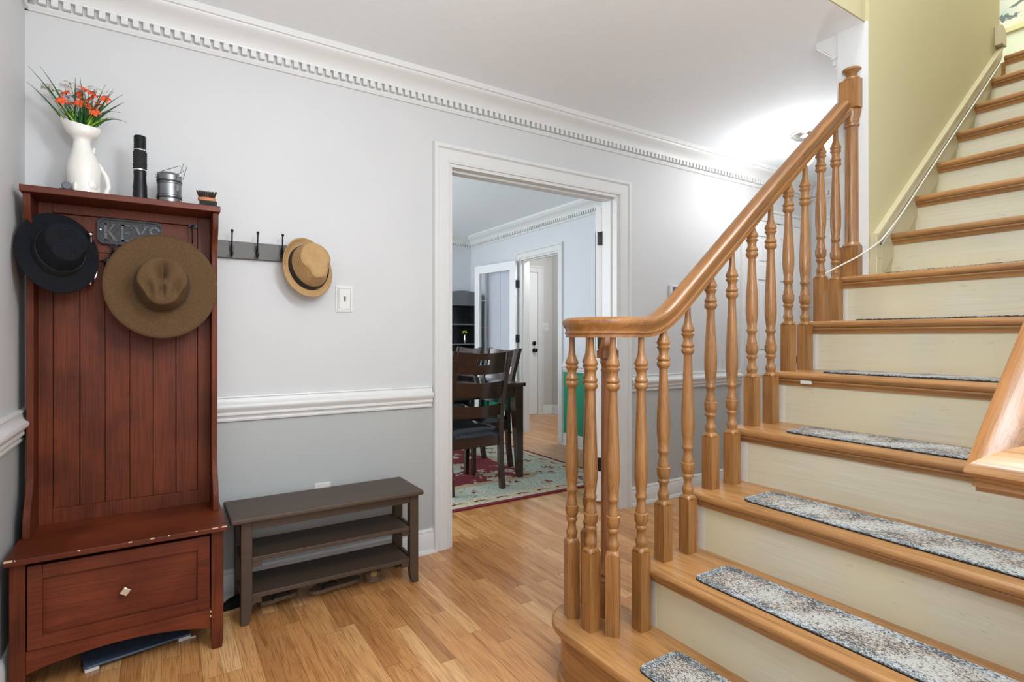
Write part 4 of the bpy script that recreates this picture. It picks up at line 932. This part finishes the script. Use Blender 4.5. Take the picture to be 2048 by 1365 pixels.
# ---------------------------------------------------------------- wall fittings
rk = thing('coat_rack', 'dark wooden wall coat rack with black double hooks, right of the hall tree', 'coat rack', (.33, 2.6, 1.47))
MB().box(.165, 2.590, 1.440, .60, 2.6085, 1.513).build('rack_board', M['rack'], rk, angle=0, bevel=.002)
for x in (.150, .249, .347, .446): coat_hook(rk, (x+.0, 2.588, 1.478), M['black'], 1.0) if x > .16 else None
MB().box(.186, 2.586, 1.474, .196, 2.590, 1.484).build('screw_cap', M['black'], rk, bevel=.001)
def switch_plate(name, label, x0, x1, z0, z1, wall, sgn, axis='x', gangs=1, fancy=False, outlet=False):
    t = thing(name, label, 'outlet' if outlet else 'switch', ((x0+x1)/2, wall, (z0+z1)/2) if axis == 'x' else (wall, (x0+x1)/2, (z0+z1)/2))
    m = MB(); f = lambda mm, a, c, b, d, p0, p1: mm.box(a, wall+sgn*p0, c, b, wall+sgn*p1, d) if axis == 'x' else mm.box(wall+sgn*p0, a, c, wall+sgn*p1, b, d)
    f(m, x0, z0, x1, z1, 0, .005)
    if fancy:
        f(m, x0+.006, z0+.006, x1-.006, z1-.006, .005, .009); 
        f(m, x0+.012, z0+.012, x1-.012, z1-.012, .009, .007)
        for e, p in ((.014, .011), ): f(m, x0+e, z0+e, x1-e, z1-e, .005, .010)
    m.build('plate', M['white'], t, angle=0, bevel=.0018)
    for g in range(gangs):
        cx_ = x0+(x1-x0)*(g+.5)/gangs; cz_ = (z0+z1)/2; mm = MB(); f(mm, cx_-.005, cz_-.012, cx_+.005, cz_+.012, .005, .0115); f(mm, cx_-.0035, cz_-.002, cx_+.0035, cz_+.010, .0115, .021)
        mm.build('toggle', M['toggle'] if fancy else M['white'], t, angle=0, bevel=.001)
    return t
switch_plate('light_switch', 'white framed light switch on the foyer wall right of the straw hat', .687, .768, 1.224, 1.349, W, -1, fancy=True)
switch_plate('light_switch', 'single white switch plate on the dining room wall, just above the handrail volute', 4.30, 4.37, 1.20, 1.318, DR, -1, 'y')
switch_plate('light_switch', 'triple white switch plate in the room beyond the dining room', 4.61, 4.735, 1.20, 1.31, 6.43, -1, gangs=3)
switch_plate('wall_outlet', 'white outlet plate on the grey wall just showing above the shoe bench', .592, .665, .32, .434, W, -1, outlet=True)
th = thing('thermostat', 'white thermostat on the hall wall, mostly behind the handrail', 'thermostat', (2.98, W, 1.43))
MB().box(2.95, W-.022, 1.375, 3.03, W, 1.468).build('case', M['white'], th, angle=0, bevel=.004)
MB().box(2.965, W-.0235, 1.42, 3.015, W-.021, 1.452).build('display', M['hutch_arch'], th, angle=0)
# hall ceiling lamp
hl = thing('ceiling_light', 'lit hall ceiling light with a nickel canopy behind the handrail', 'ceiling light', (3.56, 2.0, CZ))
MB().lathe([(.085, 0), (.085, -.012), (.070, -.022), (.062, -.030), (.030, -.036), (.010, -.040), (.010, -.10)][::-1], (3.56, 2.0, CZ-.001), 32).build('canopy', M['chrome'], hl, angle=35)
MB().ball((3.56, 2.0, CZ-.155), .055, seg=24, rings=14).build('glass_globe', M['bulb'], hl)
vt = thing('ceiling_vent', 'white slotted vent in the dining room ceiling', 'vent', (2.66, 3.78, CZ))
MB().box(2.45, 3.68, CZ-.006, 2.90, 3.90, CZ).build('vent_frame', M['ceil'], vt, angle=0, bevel=.002)
vq = MB()
for i in range(2): vq.box(2.50+.2*i, 3.70, CZ-.0075, 2.66+.2*i, 3.725, CZ-.006)
vq.build('slots', M['steel'], vt, angle=0)
pf = thing('framed_picture', 'framed pale leaf print on the landing wall at the top right', 'picture', (6.0, 1.4, 3.7))
MB().box(5.975, .85, 3.66, 6.0, .895, 4.5).box(5.975, 1.955, 3.66, 6.0, 2.0, 4.5).box(5.975, .85, 3.66, 6.0, 2.0, 3.705).box(5.975, .85, 4.455, 6.0, 2.0, 4.5).build('frame', M['frame'], pf, angle=0, bevel=.004)
MB().box(5.988, .89, 3.70, 5.996, 1.96, 4.46).build('print', M['print'], pf, angle=0)

# ---------------------------------------------------------------- shoe bench and things under it
sbn = thing('shoe_bench', 'low dark brown slatless shoe bench with two shelves against the grey wall', 'bench', (.6, 2.43, 0))
sbn['label'] = 'low dark brown shoe bench with two shelves against the grey wall'
MB().box(.217, 2.282, .400, .992, 2.572, .421).build('bench_top', M['bench'], sbn, angle=0, bevel=.007, seg=3)
for x, sx in ((.256, 1), (.980, -1)):
    for y in (2.318, 2.512):
        w_ = .040*sx; pl = [(x, .400), (x, 0), (x+w_*.62, 0), (x+w_*.82, .018), (x+w_, .060), (x+w_, .400)]
        MB().prism(pl, 'y', y, y+.036).build('leg', M['bench'], sbn, angle=0, bevel=.002)
    for z in (.075, .215, .355): MB().box(x+.008*sx, 2.354, z, x+.024*sx, 2.512, z+.030).build('end_rail', M['bench'], sbn, angle=0, bevel=.0015)
for y in (2.322, 2.530): MB().box(.296, y, .362, .940, y+.016, .400).build('apron', M['bench'], sbn, angle=0, bevel=.0015)
for z in (.095, .236): MB().box(.2965, 2.324, z, .9395, 2.545, z+.018).build('shelf', M['bench'], sbn, angle=0, bevel=.002)
for z in (.095, .236):
    for x0_, x1_ in ((.296, .332), (.904, .940)): MB().box(x0_+.001, 2.328, z-.022, x1_-.001, 2.530, z).build('shelf_cleat', M['bench'], sbn, angle=0, bevel=.002)
def sole(x0_, x1_, yc, z=.0, ang=0, w_=.045, h=.018, arch=.012):
    m = MB(); n_ = 20; L = x1_-x0_; top = []; 
    vs = []; 
    for i in range(n_+1):
        t = i/n_; wv = w_*(sin(pi*min(1, max(0, t)))**.4)*(1-.22*sin(pi*t)**2*(1 if .25 < t < .7 else .6)); zz = arch*sin(pi*t)*.6+arch*max(0, .3-t)
        for sy, sz in ((-1, 0), (1, 0), (1, h), (-1, h)): vs.append((x0_+L*t, yc+sy*wv+ang*(t-.5), z+zz+sz))
    fs = sum([[(4*i+k, 4*i+(k+1) % 4, 4*i+4+(k+1) % 4, 4*i+4+k) for k in range(4)] for i in range(n_)], [])+[(0, 1, 2, 3), (4*n_+3, 4*n_+2, 4*n_+1, 4*n_)]
    return m.add(vs, fs)
for i, (a, b, y, lb) in enumerate(((.335, .500, 2.478, 'taupe flip-flop on the floor under the left half of the shoe bench'), (.532, .765, 2.462, 'taupe flip-flop on the floor under the middle of the shoe bench'))):
    t = thing('flip_flop', lb, 'shoe', ((a+b)/2, y, 0), 'flip-flops under the bench')
    sole(a, b, y, .001, .03, .040, .017, .006).build('sole', M['taupe'], t, bevel=.002)
    MB().tube([(a+.05, y-.036, .018), (a+.07, y-.02, .036), (a+.115, y, .030), (a+.12, y+.001, .018)], .004, 8, 1).tube([(a+.05, y+.036, .018), (a+.07, y+.02, .036), (a+.115, y, .030)], .004, 8).build('strap', M['rubber'], t)
t = thing('canvas_shoe', 'black canvas shoe with rope sole behind the left leg of the shoe bench', 'shoe', (.265, 2.50, 0))
m = MB(); m.lathe([(.036, 0), (.038, .004), (.038, .016), (.036, .018)], (0,0,0), 24, 1, 2.6); m.xf(Matrix.Translation((.272, 2.495, 0)) @ Matrix.Rotation(R(-62), 4, 'Z')); m.build('rope_sole', M['sole'], t)
m = MB(); m.lathe([(.034, .018), (.034, .024), (.030, .036), (.022, .046), (.010, .052), (.001, .053)], (0,0,0), 24, 1, 2.5); m.xf(Matrix.Translation((.272, 2.495, 0)) @ Matrix.Rotation(R(-62), 4, 'Z')); m.build('canvas_upper', M['blackfelt'], t)
t = thing('slipper', 'brown rolled slipper end under the right half of the shoe bench', 'shoe', (.82, 2.44, 0))
m = MB().lathe([(.030, 0), (.037, .003), (.038, .008), (.036, .012), (.040, .016), (.041, .022), (.038, .027), (.041, .032), (.040, .038), (.034, .046), (.020, .052), (.001, .053)], (.812, 2.452, 0), 28, 1, 1.15); m.build('slipper_body', M['taupe'], t)
MB().ball((.805, 2.415, .042), .018, .014, .014).build('slipper_lining', M['sole'], t)
# flat panel under hall tree
t = thing('flat_scale', 'flat blue-grey panel with white end feet on the floor under the hall tree', 'scale', (-.1, 2.36, 0))
m = MB().box(-.155, -.10, .014, .155, .10, .022); m.xf(Matrix.Translation((-.078, 2.395, 0)) @ Matrix.Rotation(R(11), 4, 'Z')); m.build('platform', M['bluegrey'], t, bevel=.003)
for sx in (-.135, .135):
    for sy in (-.095, .06):
        m = MB().box(sx-.02, sy, 0, sx+.02, sy+.035, .014); m.xf(Matrix.Translation((-.078, 2.395, 0)) @ Matrix.Rotation(R(11), 4, 'Z')); m.build('foot', M['white'], t, bevel=.002)
tag(MB().box(.085, 2.33, 0, .108, 2.338, .006).build('paper_scrap', M['white'], None, bevel=.001), 'small white scrap on the floor under the right end of the hall tree', 'scrap')

# ---------------------------------------------------------------- dining room
tag(B(RX0, RY0, .0, RX1, RY1, .009).build('area_rug', M['rug'], None, angle=0, bevel=.003), 'red bordered mint and cream floral rug under the dining table', 'rug')
dt = thing('dining_table', 'dark espresso dining table with tapered legs, seen through the doorway', 'table', (1.9, 4.4, 0))
tx0, tx1, ty0, ty1 = 1.35, 2.405, 3.56, 5.40; RZ = .009
MB().box(tx0, ty0, .722, tx1, ty1, .750).build('tabletop', M['espresso'], dt, angle=0, bevel=.003)
MB().box(tx0+.09, ty0+.09, .7495, tx1-.09, ty1-.09, .7535).build('glass_inset', M['frosted'], dt, angle=0)
for sx, x in ((1, tx0+.012), (-1, tx1-.012)):
    for sy, y in ((1, ty0+.02), (-1, ty1-.02)):
        T = .075; b_ = .044; lo = []; up_ = []
        q0 = [(x, y), (x+sx*T, y), (x+sx*T, y+sy*T), (x, y+sy*T)]; q1 = [(x, y), (x+sx*b_, y), (x+sx*b_, y+sy*b_), (x, y+sy*b_)]
        vs = [(p[0], p[1], RZ) for p in q1]+[(p[0], p[1], .60) for p in q0]+[(p[0], p[1], .722) for p in q0]
        MB().add(vs, [(0,1,2,3), (8,9,10,11)]+[(j*4+i, j*4+(i+1) % 4, j*4+4+(i+1) % 4, j*4+4+i) for j in range(2) for i in range(4)]).build('leg', M['espresso'], dt, angle=0, bevel=.002)
for a_ in ((tx0+.09, ty0+.03, tx1-.09, ty0+.05), (tx0+.09, ty1-.05, tx1-.09, ty1-.03), (tx0+.03, ty0+.09, tx0+.05, ty1-.09), (tx1-.05, ty0+.09, tx1-.03, ty1-.09)):
    MB().box(a_[0], a_[1], .64, a_[2], a_[3], .722).build('apron', M['espresso'], dt, angle=0)
def chair():
    """local: sitter faces +y, rear legs at y=0, floor z=0"""
    c = thing('dining_chair', None, 'chair')
    for sx in (-1, 1):
        x = sx*.205; p = [(0, -.02), (.0, .02), (.30, .022), (.46, .018), (.72, -.012), (1.0, -.075)]
        m = MB(); pts = [(.0, -.030), (.20, -.006), (.44, .0), (.60, -.012), (.80, -.052), (1.0, -.110)]
        vs = []
        for z, y in pts: xo = sx*max(0, z-.5)*.03; vs += [(x+xo-.018, y-.016, z), (x+xo+.018, y-.016, z), (x+xo+.018, y+.022, z), (x+xo-.018, y+.022, z)]
        m.add(vs, [(0,1,2,3), tuple(4*(len(pts)-1)+k for k in range(4))]+[(4*i+k, 4*i+(k+1) % 4, 4*i+4+(k+1) % 4, 4*i+4+k) for i in range(len(pts)-1) for k in range(4)])
        m.build('leg', M['espresso'], c, angle=30, bevel=.002)
        x = sx*.208; m = MB(); vs = [(x-.014, .400, 0), (x+.014, .400, 0), (x+.014, .428, 0), (x-.014, .428, 0), (x-.019, .392, .37), (x+.019, .392, .37), (x+.019, .430, .37), (x-.019, .430, .37)]
        m.add(vs, [(0,1,2,3), (4,5,6,7)]+[(k, (k+1) % 4, 4+(k+1) % 4, 4+k) for k in range(4)]); m.build('leg', M['espresso'], c, angle=0, bevel=.002)
        MB().box(sx*.205-.010, .02, .315, sx*.205+.010, .40, .385).build('seat_rail', M['espresso'], c, angle=0)
    for y in (-.006, .40): MB().box(-.19, y, .312, .19, y+.02, .385).build('seat_rail', M['espresso'], c, angle=0, bevel=.001)
    def yb(z): return -.010-(z-.60)*.225 if z > .6 else -.005
    def slat(z0, z1, slot=False):
        m = MB(); n_ = 14; vs = []; fs = []
        zsn = [z0, z1]
        if slot: zsn = [z0, z0+.062, z1-.050, z1]
        xs = [-.190+.38*i/n_ for i in range(n_+1)]; R_ = len(zsn)
        for x in xs:
            bow = -.030*(1-(x/.19)**2); crown_ = .0
            for z in zsn: 
                zz = z-.012*(1-(x/.19)**2) if z == zsn[-1] else z-(.010*(1-(x/.19)**2) if z == zsn[0] else .006)
                vs += [(x, yb(z)+bow-.008, zz), (x, yb(z)+bow+.008, zz)]
        st_ = 2*R_
        for i in range(n_):
            for j in range(R_-1):
                if slot and j == 1 and 5 <= i <= 8:
                    a = i*st_+2*j; continue
                a = i*st_+2*j; fs += [(a, a+st_, a+st_+2, a+2), (a+1, a+3, a+st_+3, a+st_+1)]
            a = i*st_; fs += [(a, a+1, a+st_+1, a+st_), (a+2*R_-2, a+st_+2*R_-2, a+st_+2*R_-1, a+2*R_-1)]
            if slot and 5 <= i <= 8:
                for j in (1, 2): a = i*st_+2*j; fs.append((a, a+1, a+st_+1, a+st_))
        if slot:
            for i in (5, 9): a = i*st_+2; fs.append((a, a+1, a+3, a+2))
        for i in (0, n_): 
            for j in range(R_-1): a = i*st_+2*j; fs.append((a, a+1, a+3, a+2))
        return m.add(vs, fs)
    slat(.845, .995, True).build('top_slat', M['espresso'], c, angle=35)
    slat(.685, .785).build('slat', M['espresso'], c, angle=35); slat(.535, .618).build('slat', M['espresso'], c, angle=35)
    m = MB(); n_ = 12; vs = []; 
    for j in range(n_+1):
        for i in range(n_+1):
            u = i/n_*2-1; v = j/n_*2-1; e = (1-abs(u)**4)*(1-abs(v)**4); vs.append((u*.222, .205+v*.222, .392+.072*max(0, e)**.45))
    m.add(vs, [(j*(n_+1)+i, j*(n_+1)+i+1, (j+1)*(n_+1)+i+1, (j+1)*(n_+1)+i) for j in range(n_) for i in range(n_)])
    m.box(-.222, -.017+.0, .384, .222, .427, .3925)
    m.build('seat_cushion', M['leather'], c, angle=60)
    return c
ch = chair()
ch.location = (1.880, 3.420, RZ); ch['label'] = 'dark slat-back dining chair at the near end of the table, nearest the doorway'
for loc, rz, lb in (((2.455, 4.13, RZ), R(90+4), 'dark slat-back dining chair on the right side of the table, the nearer of that side'),
                    ((2.49, 4.83, RZ), R(90+2), 'dark slat-back dining chair on the right side of the table, the farther of that side')):
    c2 = copy_tree(ch); c2.location = loc; c2.rotation_euler = (0, 0, rz); c2['label'] = lb; 
for o in [o for o in C.objects if o.name.startswith('dining_chair')]: o['group'] = 'slat-back dining chairs'
# corner cabinet with arched top
hc = thing('arched_bookcase', 'tall black bookcase with an arched top in the far corner of the dining room', 'bookcase', (3.2, 6.3, 0))
hx0, hx1, hy = 2.93, 3.455, 6.12
MB().box(hx0, hy, 0, hx0+.02, 6.46, 1.64).box(hx1-.02, hy, 0, hx1, 6.46, 1.64).box(hx0, 6.45, 0, hx1, 6.468, 1.64).build('carcass', M['hutch'], hc, angle=0)
arc = [(hx0, 1.50), (hx1, 1.50), (hx1, 1.645)]+[(hx1-(hx1-hx0)*i/14, 1.645+.042*sin(pi*i/14)) for i in range(1, 14)]+[(hx0, 1.645)]
MB().prism(arc, 'y', hy-.004, hy+.016).build('arched_header', M['hutch_arch'], hc, angle=0)
for z in (1.265, 1.015, .765, .45, .08): MB().box(hx0+.02, hy+.004, z-.009, hx1-.02, 6.45, z+.009).build('shelf', M['hutch_arch'] if z > .7 else M['hutch'], hc, angle=0)
for z in (1.265, 1.015): pass
fv = thing('bud_vase', 'small silver bud vase with one yellow-green bloom on the black bookcase shelf', 'vase', (3.23, 6.16, 1.024))
MB().lathe([(.014, 0), (.015, .004), (.008, .014), (.012, .035), (.014, .055), (.009, .085), (.007, .105), (.010, .115)], (3.235, 6.17, 1.024), 20).build('vase_body', M['silver'], fv)
m = MB()
for i in range(26):
    a = random.uniform(0, 2*pi); b_ = random.uniform(-.5, 1.4); m.ball((3.235+.026*cos(a)*cos(b_), 6.17+.026*sin(a)*cos(b_), 1.160+.022*sin(b_)), .010, .010, .005, 8, 5)
m.build('bloom', M['yellow'], fv)
